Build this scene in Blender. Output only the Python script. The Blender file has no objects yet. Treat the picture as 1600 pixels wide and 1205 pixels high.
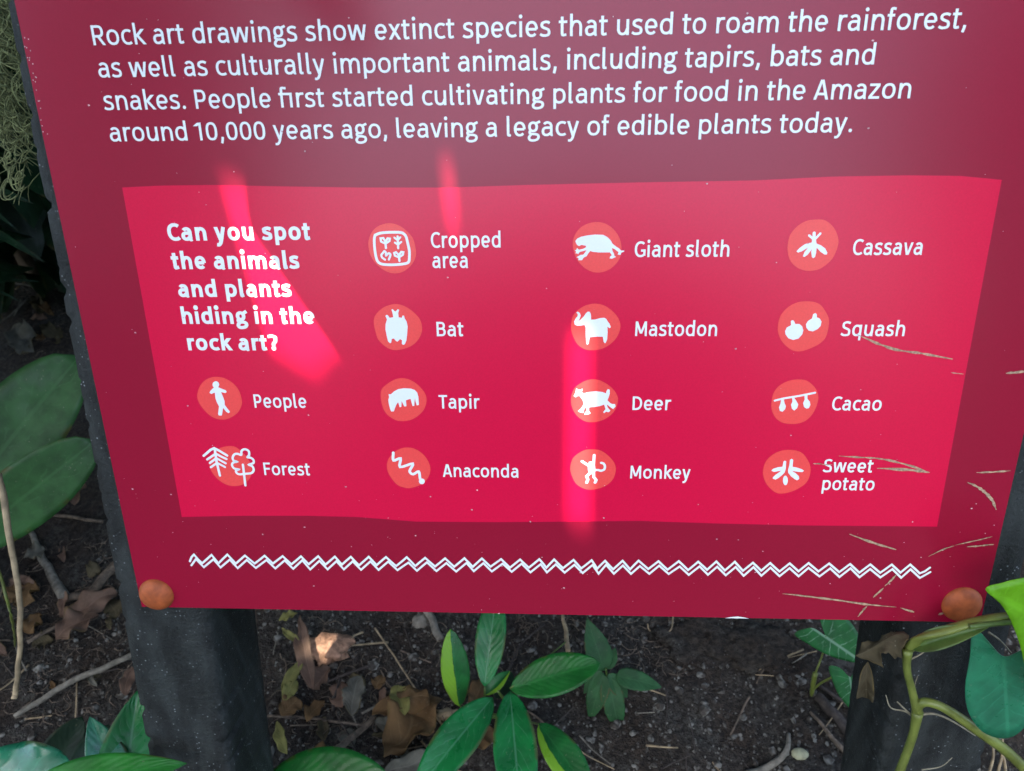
import bpy, bmesh, math, random
import numpy as np
from mathutils import Vector, Matrix, noise

# ------------------------------------------------------------------ camera, sky, sun, exposure
LEAN = math.radians(18.0)          # the board and its posts lean back
Z0 = 0.35                          # height of the board's lower edge
SL, CL = math.sin(LEAN), math.cos(LEAN)

def W(u, v, n=0.0):
    """board coordinates in metres (right, up along the board, out of the board) -> world"""
    return Vector((u - 0.3, v * SL - n * CL, Z0 + v * CL + n * SL))

def Wd(u, v, n):
    return Vector((u, v * SL - n * CL, v * CL + n * SL))

scene = bpy.context.scene
root_col = scene.collection
cam_data = bpy.data.cameras.new('camera')
cam = bpy.data.objects.new('camera', cam_data)
root_col.objects.link(cam)
CAM = W(0.30034, 0.34238, 0.46398)
FWD = Wd(-0.050339, -0.339912, -0.939109).normalized()
UPV = Wd(-0.003652, 0.940358, -0.340168).normalized()
RGT = FWD.cross(UPV).normalized()
UPV = RGT.cross(FWD).normalized()
cam.matrix_world = Matrix.Translation(CAM) @ Matrix((RGT, UPV, -FWD)).transposed().to_4x4()
cam_data.sensor_width = 36.0
cam_data.lens = 1203.0 / 1600.0 * 36.0
cam_data.clip_start = 0.01
cam_data.clip_end = 300.0
cam_data.dof.use_dof = True
cam_data.dof.focus_distance = 0.52
cam_data.dof.aperture_fstop = 13.0
scene.camera = cam

SUN_DIR = Vector((-0.20, -0.45, 0.86)).normalized()      # towards the sun
sun_data = bpy.data.lights.new('sun', 'SUN')
sun_data.energy = 2.2
sun_data.angle = math.radians(0.5)
sun_data.color = (1.0, 0.94, 0.86)
sun = bpy.data.objects.new('sun', sun_data)
root_col.objects.link(sun)
sun.location = (-1, -2, 6)
sun.rotation_euler = SUN_DIR.to_track_quat('Z', 'Y').to_euler()

world = bpy.data.worlds.new('World')
scene.world = world
world.use_nodes = True
wn, wl = world.node_tree.nodes, world.node_tree.links
wn.clear()
sky = wn.new('ShaderNodeTexSky')
sky.sky_type = 'NISHITA'
sky.sun_disc = False
sky.dust_density = 2.4
sky.ozone_density = 0.8
sky.sun_elevation = math.asin(SUN_DIR.z)
sky.sun_rotation = math.atan2(SUN_DIR.x, SUN_DIR.y)
bg = wn.new('ShaderNodeBackground')
bg.inputs['Strength'].default_value = 0.15
wo = wn.new('ShaderNodeOutputWorld')
wl.new(sky.outputs[0], bg.inputs[0])
wl.new(bg.outputs[0], wo.inputs[0])

scene.view_settings.view_transform = 'Standard'
scene.view_settings.look = 'None'
scene.view_settings.gamma = 1.0
scene.view_settings.exposure = 2.38

scene.cycles.max_bounces = 6
scene.cycles.diffuse_bounces = 4
scene.cycles.caustics_reflective = False
scene.cycles.caustics_refractive = False

random.seed(7)
rng = np.random.default_rng(7)
FPX = 1203.0

def ray(px, py):
    return FWD + RGT * ((px - 800.0) / FPX) - UPV * ((py - 602.5) / FPX)

def at(px, py, depth):
    """the point a given depth into the scene along the line of sight of a photo pixel"""
    return CAM + ray(px, py) * depth

# ------------------------------------------------------------------ print on the board (millimetres)
ICONS = [  # name, disc outline, filled shapes, strokes (width, path); millimetres on the board
    ('field', [(202.7, 277.9), (206.9, 277.3), (210.6, 275.5), (214.3, 272.3), (217.0, 268.5), (218.1, 263.4), (218.2, 258.8), (216.5, 254.6), (213.0, 250.7), (208.6, 248.1), (203.6, 247.5), (199.1, 248.8), (195.3, 251.4), (192.0, 255.1), (190.0, 259.6), (189.4, 264.8), (190.1, 268.6), (192.0, 272.5), (195.1, 275.5), (198.8, 277.2)],
     [],
     [(1.63, [(194.1, 270.9), (197.5, 272.1), (203.3, 272.5), (209.1, 272.4), (211.3, 271.7), (212.8, 269.8), (213.6, 265.9), (214.3, 261.4), (214.1, 257.6), (213.7, 255.0), (212.2, 253.7), (207.6, 253.0), (202.0, 252.8), (197.1, 253.2), (194.6, 254.7), (193.6, 257.7), (193.2, 262.2), (193.2, 267.0), (193.6, 269.6), (194.1, 270.9)]), (1.37, [(200.1, 263.1), (200.0, 266.3)]), (1.24, [(199.9, 265.7), (197.4, 267.0), (197.2, 268.9), (198.9, 269.1), (200.0, 267.0)]), (1.24, [(200.0, 265.7), (202.6, 267.3), (202.9, 268.7), (201.5, 268.9), (200.2, 267.0)]), (1.3, [(207.6, 262.9), (207.7, 270.0)]), (1.17, [(207.7, 267.6), (205.7, 269.3)]), (1.17, [(207.8, 267.9), (209.3, 269.5)]), (1.17, [(207.7, 265.0), (205.8, 266.3)]), (1.17, [(207.8, 265.2), (209.7, 266.7)]), (1.24, [(199.1, 256.0), (197.4, 257.3), (197.0, 258.9), (198.2, 260.2), (199.0, 261.2), (199.9, 260.2), (199.9, 258.6), (201.6, 259.9), (202.6, 258.9), (201.4, 256.0)]), (1.37, [(207.9, 255.2), (207.7, 257.9)]), (1.24, [(207.7, 257.4), (205.3, 258.4), (204.9, 260.0), (206.1, 260.5), (207.6, 258.9)]), (1.24, [(207.7, 257.4), (210.2, 258.9), (210.6, 260.5), (209.4, 260.7), (207.9, 258.9)])]),
    ('sloth', [(327.4, 277.7), (331.9, 276.9), (336.0, 274.5), (339.3, 270.9), (341.3, 267.1), (342.2, 262.7), (341.9, 257.6), (340.1, 253.8), (337.0, 250.5), (333.0, 248.3), (328.2, 247.5), (323.7, 248.5), (319.8, 250.9), (316.2, 254.8), (314.2, 259.3), (313.2, 263.8), (313.6, 268.2), (315.6, 272.3), (318.7, 275.3), (322.8, 277.1)],
     [[(314.7, 266.6), (315.8, 268.1), (318.2, 269.2), (321.6, 269.9), (326.4, 270.4), (331.1, 270.2), (333.6, 268.9), (335.6, 267.0), (336.8, 264.9), (338.9, 263.3), (340.8, 262.1), (342.0, 260.8), (343.9, 260.8), (343.9, 260.1), (342.2, 259.5), (341.9, 258.2), (340.1, 258.4), (340.6, 259.8), (338.0, 261.8), (336.5, 262.4), (336.9, 260.8), (337.9, 258.9), (338.1, 257.8), (339.2, 257.0), (338.1, 256.5), (336.9, 255.9), (335.3, 256.2), (335.9, 257.5), (336.7, 257.9), (335.5, 259.7), (333.9, 259.7), (329.1, 259.7), (325.3, 260.1), (323.7, 260.6), (322.5, 259.1), (321.6, 257.5), (319.7, 256.6), (318.9, 255.1), (317.8, 255.1), (316.5, 255.1), (316.8, 256.3), (315.5, 256.9), (316.8, 257.7), (317.7, 258.2), (319.6, 258.5), (320.6, 259.8), (321.5, 261.2), (319.6, 260.6), (317.4, 260.1), (316.4, 258.7), (315.8, 259.3), (314.8, 259.2), (315.3, 260.3), (314.3, 261.1), (315.4, 261.4), (315.7, 262.5), (317.0, 261.4), (319.3, 261.9), (321.1, 262.8), (321.0, 263.8), (318.3, 264.3), (317.0, 263.6), (315.9, 264.1), (315.2, 265.2)]],
     []),
    ('cassava', [(455.8, 278.3), (459.5, 277.9), (463.2, 275.7), (466.3, 272.3), (468.4, 268.2), (469.2, 264.5), (468.5, 259.8), (466.9, 255.4), (463.9, 251.9), (459.9, 249.1), (454.5, 248.0), (449.7, 248.8), (445.4, 251.1), (442.2, 254.6), (440.5, 259.0), (439.9, 263.1), (440.4, 268.4), (442.2, 272.1), (445.5, 275.5), (450.1, 277.8)],
     [[(453.1, 264.9), (449.8, 264.0), (447.0, 261.8), (445.4, 259.8), (446.4, 259.0), (448.8, 259.9), (451.6, 261.8), (454.0, 263.0)], [(452.2, 262.4), (450.1, 259.3), (449.4, 256.8), (450.4, 256.4), (452.1, 257.7), (453.7, 260.2), (454.6, 262.7)], [(454.0, 262.7), (454.1, 258.9), (454.7, 256.4), (455.6, 255.6), (456.6, 256.4), (456.9, 258.9), (456.8, 262.7)], [(455.9, 264.6), (459.2, 263.3), (461.9, 261.4), (463.4, 258.9), (463.2, 257.8), (462.0, 257.8), (459.3, 259.5), (456.8, 262.1)], [(453.6, 267.1), (455.8, 267.1), (456.4, 264.6), (457.6, 263.6), (456.9, 261.4), (454.8, 261.1), (452.2, 262.1), (452.6, 264.3), (453.7, 265.2)]],
     [(1.79, [(454.4, 270.5), (454.8, 266.5)]), (1.39, [(451.7, 269.1), (454.6, 266.8)]), (1.3, [(458.0, 270.2), (455.3, 266.9)])]),
    ('bat', [(203.6, 228.2), (207.6, 227.5), (212.1, 225.1), (215.9, 221.7), (218.4, 218.3), (219.4, 214.5), (219.2, 210.4), (217.1, 205.9), (213.5, 202.0), (208.6, 199.5), (203.0, 198.3), (198.3, 198.8), (194.1, 201.6), (190.9, 205.5), (189.8, 210.0), (189.1, 214.9), (189.6, 219.4), (191.9, 222.8), (195.8, 225.9), (199.6, 227.5)],
     [[(200.9, 224.7), (201.6, 225.0), (203.2, 223.3), (204.9, 225.0), (205.7, 224.5), (205.0, 222.4), (205.1, 219.7), (207.1, 219.4), (207.5, 220.7), (208.5, 220.9), (208.9, 219.0), (210.0, 216.9), (210.4, 213.8), (209.8, 209.0), (209.1, 204.8), (207.9, 202.2), (206.8, 201.7), (206.0, 202.4), (206.3, 204.8), (205.0, 205.5), (204.1, 204.5), (203.1, 203.8), (201.9, 204.8), (201.2, 205.9), (199.8, 205.7), (199.3, 203.2), (198.4, 202.8), (197.3, 204.1), (196.7, 207.6), (196.2, 211.8), (196.5, 215.2), (197.6, 218.3), (196.8, 220.6), (197.7, 221.4), (198.5, 220.9), (199.4, 219.4), (201.7, 219.8), (201.4, 222.4)]],
     []),
    ('mastodon', [(327.7, 228.2), (332.6, 227.2), (336.9, 224.5), (340.5, 220.9), (342.6, 217.2), (343.3, 213.1), (341.9, 208.0), (339.1, 203.9), (335.2, 200.7), (330.7, 198.8), (326.0, 198.3), (321.4, 199.0), (317.0, 202.1), (314.3, 207.0), (312.9, 211.8), (313.0, 216.9), (314.1, 221.0), (317.0, 224.3), (320.8, 226.8), (324.1, 227.8)],
     [[(315.9, 222.6), (316.8, 223.3), (318.1, 222.3), (318.7, 220.6), (318.0, 218.6), (317.2, 217.1), (318.7, 218.2), (320.6, 220.3), (321.9, 222.3), (323.0, 223.2), (324.2, 223.1), (324.9, 221.6), (325.1, 218.1), (327.6, 218.2), (330.5, 219.1), (333.1, 219.3), (334.4, 218.6), (335.4, 216.9), (336.5, 215.5), (337.4, 213.3), (336.5, 212.7), (335.2, 213.8), (335.5, 210.4), (335.3, 205.6), (334.5, 203.2), (333.9, 202.9), (333.2, 203.9), (332.6, 207.1), (329.1, 207.2), (324.5, 206.8), (324.1, 204.2), (323.8, 202.5), (323.1, 201.8), (322.4, 202.8), (322.0, 207.6), (321.8, 213.1), (321.1, 214.7), (318.8, 214.3), (316.5, 214.2), (315.0, 215.0), (314.6, 216.9), (315.4, 218.6), (316.7, 220.4), (316.8, 221.6)]],
     []),
    ('squash', [(456.0, 229.4), (459.8, 228.9), (463.5, 227.1), (466.5, 223.5), (468.8, 219.8), (469.7, 216.5), (469.7, 211.1), (468.6, 206.0), (465.2, 202.3), (460.0, 199.5), (455.1, 197.8), (450.5, 198.1), (446.4, 200.5), (442.4, 204.6), (439.9, 209.7), (439.3, 214.1), (439.9, 219.5), (442.0, 223.5), (445.8, 227.1), (450.6, 229.1)],
     [[(446.7, 217.2), (447.7, 217.8), (448.6, 217.2), (449.6, 215.3), (452.1, 215.3), (453.9, 213.8), (454.8, 211.4), (454.5, 208.7), (452.5, 206.0), (449.4, 205.1), (446.4, 206.2), (444.4, 208.7), (443.9, 210.8), (444.7, 213.1), (447.1, 214.5)], [(459.6, 221.5), (460.9, 222.2), (461.8, 221.3), (462.0, 219.5), (463.9, 218.7), (465.1, 216.8), (464.9, 214.1), (463.4, 212.1), (460.7, 210.6), (458.1, 211.1), (456.4, 213.1), (456.0, 215.1), (457.0, 217.2), (459.2, 218.8)]],
     []),
    ('person', [(83.0, 179.8), (87.4, 179.1), (91.7, 176.7), (94.8, 173.4), (96.7, 169.4), (97.4, 164.1), (96.9, 160.4), (94.1, 155.5), (89.7, 152.0), (84.7, 149.9), (79.6, 149.9), (75.2, 151.9), (71.5, 155.7), (68.7, 160.6), (67.7, 165.1), (68.6, 169.2), (71.0, 173.7), (74.8, 177.4), (79.0, 179.3)],
     [[(83.9, 174.5), (83.5, 173.5), (82.8, 172.6), (81.8, 172.2), (80.8, 172.2), (79.9, 172.6), (79.4, 173.4), (79.4, 174.5), (79.7, 175.5), (80.5, 176.3), (81.5, 176.8), (82.5, 176.8), (83.3, 176.3), (83.8, 175.5)], [(80.1, 172.6), (83.0, 172.6), (85.0, 171.7), (87.6, 170.6), (88.2, 169.3), (87.0, 168.6), (84.3, 169.3), (85.2, 166.0), (85.8, 163.0), (85.5, 160.3), (87.2, 157.3), (88.4, 155.4), (87.3, 154.4), (85.8, 155.4), (84.1, 158.1), (82.9, 153.9), (82.4, 152.7), (80.4, 152.7), (80.1, 153.9), (81.5, 159.2), (80.4, 162.2), (79.9, 165.2), (80.1, 168.9), (77.6, 167.9), (76.5, 168.7), (77.2, 170.0)]],
     []),
    ('tapir', [(204.9, 179.3), (209.4, 178.4), (213.7, 175.7), (217.3, 171.7), (219.2, 168.4), (219.8, 164.4), (218.5, 159.2), (215.7, 155.1), (211.3, 151.6), (206.3, 149.7), (200.6, 149.5), (196.5, 151.2), (192.8, 154.5), (190.7, 159.0), (189.9, 164.2), (190.1, 169.4), (191.7, 172.7), (195.7, 176.0), (200.4, 178.6)],
     [[(195.2, 168.3), (196.8, 168.3), (198.8, 170.2), (201.7, 171.8), (205.5, 172.5), (210.0, 172.2), (212.4, 171.3), (214.0, 169.5), (214.6, 166.6), (214.6, 161.0), (213.2, 160.6), (212.6, 162.9), (212.3, 165.8), (211.8, 162.9), (211.6, 160.3), (210.4, 160.1), (210.0, 162.1), (209.4, 165.1), (207.9, 164.7), (206.3, 164.1), (206.4, 160.0), (204.9, 159.8), (203.4, 163.6), (203.0, 159.5), (201.8, 159.3), (201.5, 161.3), (201.1, 162.8), (200.0, 161.3), (198.7, 158.7), (197.9, 156.4), (196.1, 156.2), (195.5, 157.9), (194.9, 161.3), (194.7, 164.2), (195.4, 166.3)]],
     []),
    ('deer', [(327.4, 179.0), (331.8, 178.1), (336.6, 175.4), (340.4, 171.9), (342.7, 168.2), (343.4, 165.0), (342.5, 159.8), (339.9, 155.4), (335.9, 152.0), (331.2, 150.0), (326.0, 149.4), (321.6, 150.5), (317.0, 154.2), (314.2, 159.3), (313.3, 164.1), (313.8, 168.8), (315.7, 173.2), (319.7, 176.5), (323.4, 178.3)],
     [[(316.6, 172.9), (318.1, 171.9), (319.5, 172.1), (320.5, 172.7), (320.8, 171.8), (320.0, 170.5), (321.4, 169.4), (324.6, 170.3), (329.3, 170.9), (333.4, 170.4), (335.6, 169.5), (335.9, 171.1), (336.7, 172.4), (337.9, 172.0), (338.0, 169.3), (337.2, 166.4), (336.6, 164.8), (338.3, 163.1), (339.7, 162.2), (341.6, 162.2), (342.0, 160.6), (340.5, 158.7), (339.3, 159.5), (338.4, 160.2), (336.3, 162.0), (336.9, 159.8), (338.8, 157.6), (337.5, 156.5), (336.1, 156.9), (334.8, 155.9), (334.1, 156.5), (335.6, 158.7), (334.6, 161.8), (331.9, 160.7), (328.2, 160.1), (325.0, 159.9), (325.0, 157.5), (326.2, 155.7), (324.6, 154.9), (322.2, 154.7), (322.1, 155.5), (323.3, 157.5), (323.4, 160.5), (321.8, 158.3), (321.6, 156.0), (320.4, 156.0), (318.7, 156.6), (317.8, 157.3), (319.7, 158.8), (321.5, 161.9), (321.0, 164.5), (318.9, 167.6), (317.5, 167.6), (316.3, 166.7), (315.0, 167.6), (316.1, 169.9)]],
     []),
    ('cacao', [(456.1, 179.3), (460.5, 178.6), (464.4, 175.9), (467.4, 172.4), (469.0, 168.5), (469.2, 164.5), (468.2, 159.1), (465.9, 154.3), (462.6, 151.0), (458.1, 149.3), (453.8, 149.1), (449.0, 149.8), (444.8, 152.4), (442.0, 156.4), (440.6, 160.7), (440.4, 165.4), (441.0, 169.8), (443.2, 174.1), (447.2, 177.3), (451.6, 178.9)],
     [[(446.2, 165.8), (447.9, 165.8), (448.6, 163.3), (449.6, 161.5), (449.4, 159.3), (447.9, 157.5), (446.2, 158.0), (445.4, 160.4), (446.0, 162.9)], [(452.9, 166.9), (454.2, 167.0), (455.8, 164.8), (457.2, 162.6), (456.8, 160.1), (455.1, 158.3), (453.5, 159.7), (452.7, 162.3), (453.3, 164.4)], [(460.4, 168.8), (462.2, 168.8), (462.5, 166.3), (464.2, 164.5), (464.8, 162.3), (464.1, 160.1), (462.6, 159.7), (461.0, 160.8), (460.1, 163.4), (460.8, 165.9)]],
     [(1.33, [(442.3, 165.1), (447.3, 166.5), (457.0, 168.3), (466.7, 170.5)])]),
    ('trees', [(83.7, 130.4), (88.1, 130.0), (91.7, 127.1), (94.8, 123.2), (97.3, 117.3), (97.3, 111.7), (95.2, 106.4), (90.9, 102.3), (86.2, 100.6), (80.6, 100.6), (76.1, 102.6), (72.2, 106.2), (69.2, 111.4), (68.4, 117.0), (70.1, 122.6), (74.5, 127.3), (79.2, 129.5)],
     [],
     [(1.66, [(74.0, 128.3), (73.9, 119.0), (74.7, 108.4)]), (1.66, [(65.6, 123.1), (70.9, 127.5), (73.8, 128.9), (76.7, 127.2), (81.9, 123.5)]), (1.55, [(67.6, 120.4), (73.9, 124.6)]), (1.55, [(74.0, 125.0), (77.9, 122.6), (81.1, 120.9)]), (1.48, [(69.1, 117.8), (74.1, 121.4)]), (1.48, [(74.1, 121.6), (80.1, 117.7)]), (1.48, [(69.3, 114.6), (74.2, 118.0)]), (1.48, [(74.3, 118.0), (79.2, 114.9)]), (1.55, [(91.6, 109.9), (96.8, 110.5), (98.8, 112.9), (98.2, 115.7), (96.0, 116.8), (99.3, 118.1), (99.6, 120.5), (98.0, 122.0), (95.8, 122.4), (97.1, 124.0), (97.3, 126.7), (95.8, 128.1), (93.7, 128.1), (92.2, 126.7), (91.7, 124.1), (89.2, 124.9), (86.9, 124.3), (85.5, 121.9), (85.9, 119.9), (88.0, 119.0), (85.4, 118.3), (84.3, 116.3), (85.5, 113.9), (88.5, 113.2), (86.5, 112.2), (86.8, 110.4), (88.6, 109.5), (91.6, 109.8)]), (1.63, [(91.9, 116.8), (91.5, 101.1)])]),
    ('snake', [(205.8, 130.4), (210.0, 129.5), (214.2, 126.8), (217.5, 122.7), (219.3, 118.4), (219.8, 114.1), (218.3, 108.9), (215.2, 104.9), (210.6, 101.9), (204.7, 100.2), (200.1, 100.9), (196.5, 102.7), (193.2, 107.1), (191.0, 111.8), (190.4, 116.6), (191.6, 121.3), (194.8, 125.6), (198.6, 128.6), (201.9, 130.0)],
     [[(215.6, 105.5), (215.3, 104.6), (214.7, 103.8), (213.9, 103.4), (213.0, 103.4), (212.2, 103.8), (211.7, 104.5), (211.5, 105.5), (211.8, 106.4), (212.4, 107.2), (213.2, 107.6), (214.1, 107.6), (214.9, 107.2), (215.4, 106.5)]],
     [(1.8, [(195.5, 126.6), (195.3, 120.9), (200.1, 122.4), (199.4, 116.1), (208.1, 118.6), (205.7, 113.1), (207.9, 110.8), (211.8, 112.8), (212.4, 108.1), (213.0, 105.9)])]),
    ('monkey', [(327.5, 130.1), (332.4, 129.6), (336.6, 127.1), (340.6, 123.1), (342.9, 119.2), (343.6, 115.4), (342.7, 110.3), (340.4, 106.3), (336.2, 102.9), (331.3, 101.0), (326.3, 100.4), (321.7, 101.7), (317.4, 104.9), (314.8, 110.0), (313.4, 115.4), (314.0, 120.5), (315.7, 124.4), (319.5, 127.7), (323.3, 129.7)],
     [[(325.6, 121.0), (327.0, 121.6), (328.4, 121.0), (329.8, 118.3), (330.3, 115.2), (330.0, 113.3), (328.6, 111.7), (326.5, 112.4), (325.2, 114.8), (325.1, 117.5)]],
     [(1.93, [(329.1, 125.9), (328.8, 119.1)]), (1.83, [(321.2, 121.4), (326.0, 118.1)]), (1.93, [(327.0, 113.4), (324.4, 110.5), (325.3, 108.1), (324.5, 105.9)]), (1.93, [(329.0, 113.5), (329.1, 110.1), (330.8, 107.8), (330.1, 106.0)]), (1.58, [(329.7, 115.2), (332.0, 115.2), (333.8, 114.7), (335.9, 115.7), (336.3, 118.0), (335.4, 119.9), (333.8, 120.5)])]),
    ('tuber', [(455.1, 130.8), (459.9, 130.3), (463.8, 128.4), (466.9, 124.7), (469.3, 120.5), (470.3, 116.3), (470.0, 111.2), (468.3, 106.9), (464.6, 103.4), (459.7, 100.6), (454.3, 99.1), (450.1, 99.5), (446.0, 102.4), (442.5, 106.6), (440.3, 111.7), (439.7, 115.9), (440.4, 121.0), (442.7, 125.2), (446.5, 128.6), (450.7, 130.4)],
     [[(452.2, 122.6), (453.0, 123.2), (453.9, 122.6), (454.2, 117.6), (453.7, 114.5), (452.2, 112.6), (450.3, 110.6), (448.4, 109.4), (446.6, 110.0), (446.4, 110.8), (448.0, 112.9), (449.9, 114.5), (451.5, 115.9), (449.2, 115.5), (446.8, 114.9), (445.0, 115.8), (445.9, 117.2), (448.9, 118.4), (451.9, 118.8)], [(456.2, 123.8), (457.1, 124.6), (458.2, 123.8), (458.4, 118.8), (461.2, 118.3), (464.4, 117.2), (466.1, 116.0), (465.0, 115.0), (461.9, 115.2), (458.2, 115.9), (460.9, 114.2), (463.3, 111.9), (463.6, 110.0), (462.5, 109.1), (460.8, 109.8), (458.1, 111.9), (456.0, 114.4), (455.7, 116.5), (456.2, 120.0)], [(456.4, 108.9), (456.4, 107.3), (456.1, 106.1), (455.6, 105.4), (454.8, 105.4), (454.1, 106.1), (453.5, 107.3), (453.2, 108.8), (453.2, 110.4), (453.5, 111.6), (454.1, 112.3), (454.8, 112.3), (455.5, 111.6), (456.1, 110.4)]],
     []),
]
INNER = [(42.5, 300.2), (65.9, 301.1), (97.3, 301.2), (132.2, 300.2), (186.0, 298.9), (239.4, 298.4), (288.4, 299.5), (351.7, 300.3), (417.6, 300.8), (460.8, 302.5), (503.7, 302.8), (532.3, 302.2), (555.7, 299.8), (557.9, 75.5), (522.9, 75.4), (468.2, 75.1), (412.8, 75.8), (361.2, 77.0), (317.9, 75.9), (265.3, 74.7), (207.7, 74.3), (167.8, 77.3), (131.9, 77.8), (86.5, 77.2), (42.5, 75.6)]
TEXT = [  # words, left, baseline, width, cap height (mm), stroke weight
    ('Rock art drawings show extinct species that used to roam the rainforest,', 41.1, 378.6, 480.5, 10.3, 103),
    ('as well as culturally important animals, including tapirs, bats and', 41.0, 361.6, 435.1, 10.3, 103),
    ('snakes. People ﬁrst started cultivating plants for food in the Amazon', 40.9, 344.0, 457.1, 10.3, 103),
    ('around 10,000 years ago, leaving a legacy of edible plants today.', 40.9, 326.6, 427.9, 10.3, 103),
    ('Can you spot', 65.9, 268.2, 88.2, 10.6, 160),
    ('the animals', 65.3, 250.6, 80.2, 10.6, 160),
    ('and plants', 66.6, 233.0, 72.0, 10.6, 160),
    ('hiding in the', 66.1, 215.5, 85.6, 10.6, 160),
    ('rock art?', 67.1, 197.9, 58.7, 10.6, 160),
    ('Cropped', 227.8, 263.0, 42.4, 9.4, 116),
    ('area', 228.0, 250.7, 21.9, 9.4, 116),
    ('Bat', 228.3, 207.4, 17.0, 9.4, 116),
    ('People', 105.2, 158.4, 35.2, 9.4, 116),
    ('Forest', 105.6, 109.1, 31.9, 9.4, 116),
    ('Tapir', 228.1, 158.5, 25.8, 9.4, 116),
    ('Anaconda', 228.5, 109.0, 50.7, 9.4, 116),
    ('Giant sloth', 350.3, 256.8, 56.1, 9.4, 116),
    ('Mastodon', 352.3, 207.6, 50.6, 9.4, 116),
    ('Cassava', 478.0, 257.4, 40.3, 9.4, 116),
    ('Squash', 478.0, 207.6, 38.0, 9.4, 116),
    ('Deer', 352.5, 158.1, 24.3, 9.4, 116),
    ('Cacao', 478.3, 158.6, 30.7, 9.4, 116),
    ('Monkey', 353.0, 109.2, 39.4, 9.4, 116),
    ('Sweet', 478.5, 115.1, 31.1, 9.4, 116),
    ('potato', 478.9, 102.1, 33.8, 9.4, 116),
]
ZIGZAG = [(42.8, 40.2), (46.8, 45.6), (51.6, 38.7), (59.4, 45.6), (63.7, 38.7), (70.9, 45.6), (76.0, 38.7), (83.9, 45.6), (89.6, 38.8), (98.0, 45.6), (103.3, 38.8), (111.2, 45.6), (116.4, 38.8), (124.0, 45.7), (129.0, 38.8), (136.3, 45.7), (141.2, 38.8), (148.4, 45.7), (153.2, 38.8), (160.1, 45.7), (165.3, 38.9), (172.5, 45.7), (177.9, 38.9), (185.2, 45.7), (191.5, 38.9), (199.5, 45.7), (205.4, 38.9), (212.9, 45.7), (219.2, 38.9), (226.9, 45.7), (233.0, 39.0), (240.5, 45.7), (245.8, 39.0), (252.4, 45.8), (258.6, 39.0), (266.1, 45.8), (272.3, 39.0), (279.5, 45.8), (285.6, 39.0), (292.7, 45.8), (297.5, 39.1), (303.2, 45.8), (309.4, 39.1), (316.3, 45.8), (322.3, 39.1), (328.9, 45.8), (333.3, 39.1), (338.2, 45.8), (344.0, 39.1), (350.2, 45.8), (355.7, 39.1), (361.6, 45.8), (368.2, 39.2), (375.0, 45.9), (381.9, 39.2), (388.8, 45.9), (395.7, 39.2), (402.6, 45.9), (408.8, 39.2), (414.8, 45.9), (421.1, 39.2), (427.2, 45.9), (433.4, 39.2), (439.4, 45.9), (445.5, 39.3), (451.1, 45.9), (457.9, 39.3), (464.1, 45.9), (470.8, 39.3), (476.8, 45.9), (484.4, 39.3), (491.2, 45.9), (498.5, 39.3), (504.9, 46.0), (512.0, 39.4), (518.2, 46.0), (526.0, 39.4), (532.7, 46.0), (539.5, 39.4), (545.1, 46.0), (552.5, 39.4), (558.1, 44.2)]
SCRATCHES = [(2.0, [(487.2, 208.8), (500.3, 203.1), (512.4, 199.0), (528.2, 196.6), (547.2, 192.9)]), (1.75, [(486.9, 126.9), (501.2, 126.1), (515.6, 124.9), (532.5, 120.5), (546.2, 115.6)]), (2.5, [(512.5, 118.4), (533.0, 117.3), (546.2, 115.6)]), (1.25, [(471.2, 121.3), (476.6, 121.1)]), (1.25, [(476.6, 120.9), (483.6, 120.5)]), (2.0, [(580.7, 183.8), (592.3, 185.1)]), (1.0, [(547.6, 184.1), (555.5, 183.3)]), (1.5, [(575.7, 115.9), (585.7, 116.4), (596.7, 117.5)]), (2.5, [(571.3, 108.9), (578.9, 105.2), (585.0, 100.6), (589.7, 95.5), (593.4, 88.9)]), (2.0, [(501.4, 69.2), (518.4, 62.6), (533.9, 57.8)]), (1.25, [(555.8, 52.7), (563.4, 57.8), (571.2, 61.4)]), (1.25, [(571.9, 61.9), (583.0, 65.1), (594.8, 68.7)]), (1.6, [(579.7, 60.6), (588.7, 61.7), (596.8, 62.8)]), (2.0, [(461.9, 21.2), (478.8, 19.4), (496.5, 17.2), (518.8, 13.9), (540.9, 11.8)]), (2.0, [(543.6, 11.3), (553.7, 7.8)]), (2.0, [(515.9, 3.2), (518.7, 8.6), (521.1, 12.9)]), (2.0, [(524.1, 19.3), (529.9, 27.3)]), (2.0, [(530.6, 28.8), (534.5, 34.1), (536.9, 38.2)]), (1.0, [(570.4, 6.6), (573.5, 6.7)]), (2.0, [(570.1, 6.1), (573.7, 7.7)])]
SUNPATCH = [[(99.2, 300.8), (112.6, 293.2), (132.0, 266.3), (157.7, 226.2), (162.9, 207.5), (150.5, 194.7), (127.5, 194.6), (113.3, 213.8), (105.4, 246.7), (99.2, 274.3)], [(233.0, 323.0), (241.1, 320.4), (247.8, 299.5), (249.3, 279.0), (243.0, 272.6), (236.9, 292.2)], [(312.1, 196.2), (324.2, 194.6), (328.6, 175.7), (324.3, 149.2), (325.6, 121.7), (331.4, 93.3), (320.0, 75.9), (308.2, 88.1), (310.4, 121.6), (307.5, 166.9)]]
SLITS = [((239.3, 322.9), (243.6, 269.6), 10.0), ((318.3, 209.6), (318.0, 68.4), 15.0)]
WEDGE_LEFT = [(103.1, 300.8), (122.6, 181.6)]
LOWEDGE = [(112.7, 285.7), (159.7, 204.5)]

# ------------------------------------------------------------------ helpers
def link(name, me, mat=None, parent=None):
    o = bpy.data.objects.new(name, me)
    root_col.objects.link(o)
    if mat is not None:
        me.materials.append(mat)
    if parent is not None:
        o.parent = parent
        o.matrix_parent_inverse = parent.matrix_world.inverted() if parent.type != 'EMPTY' else Matrix.Translation(-parent.location)
    return o

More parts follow.
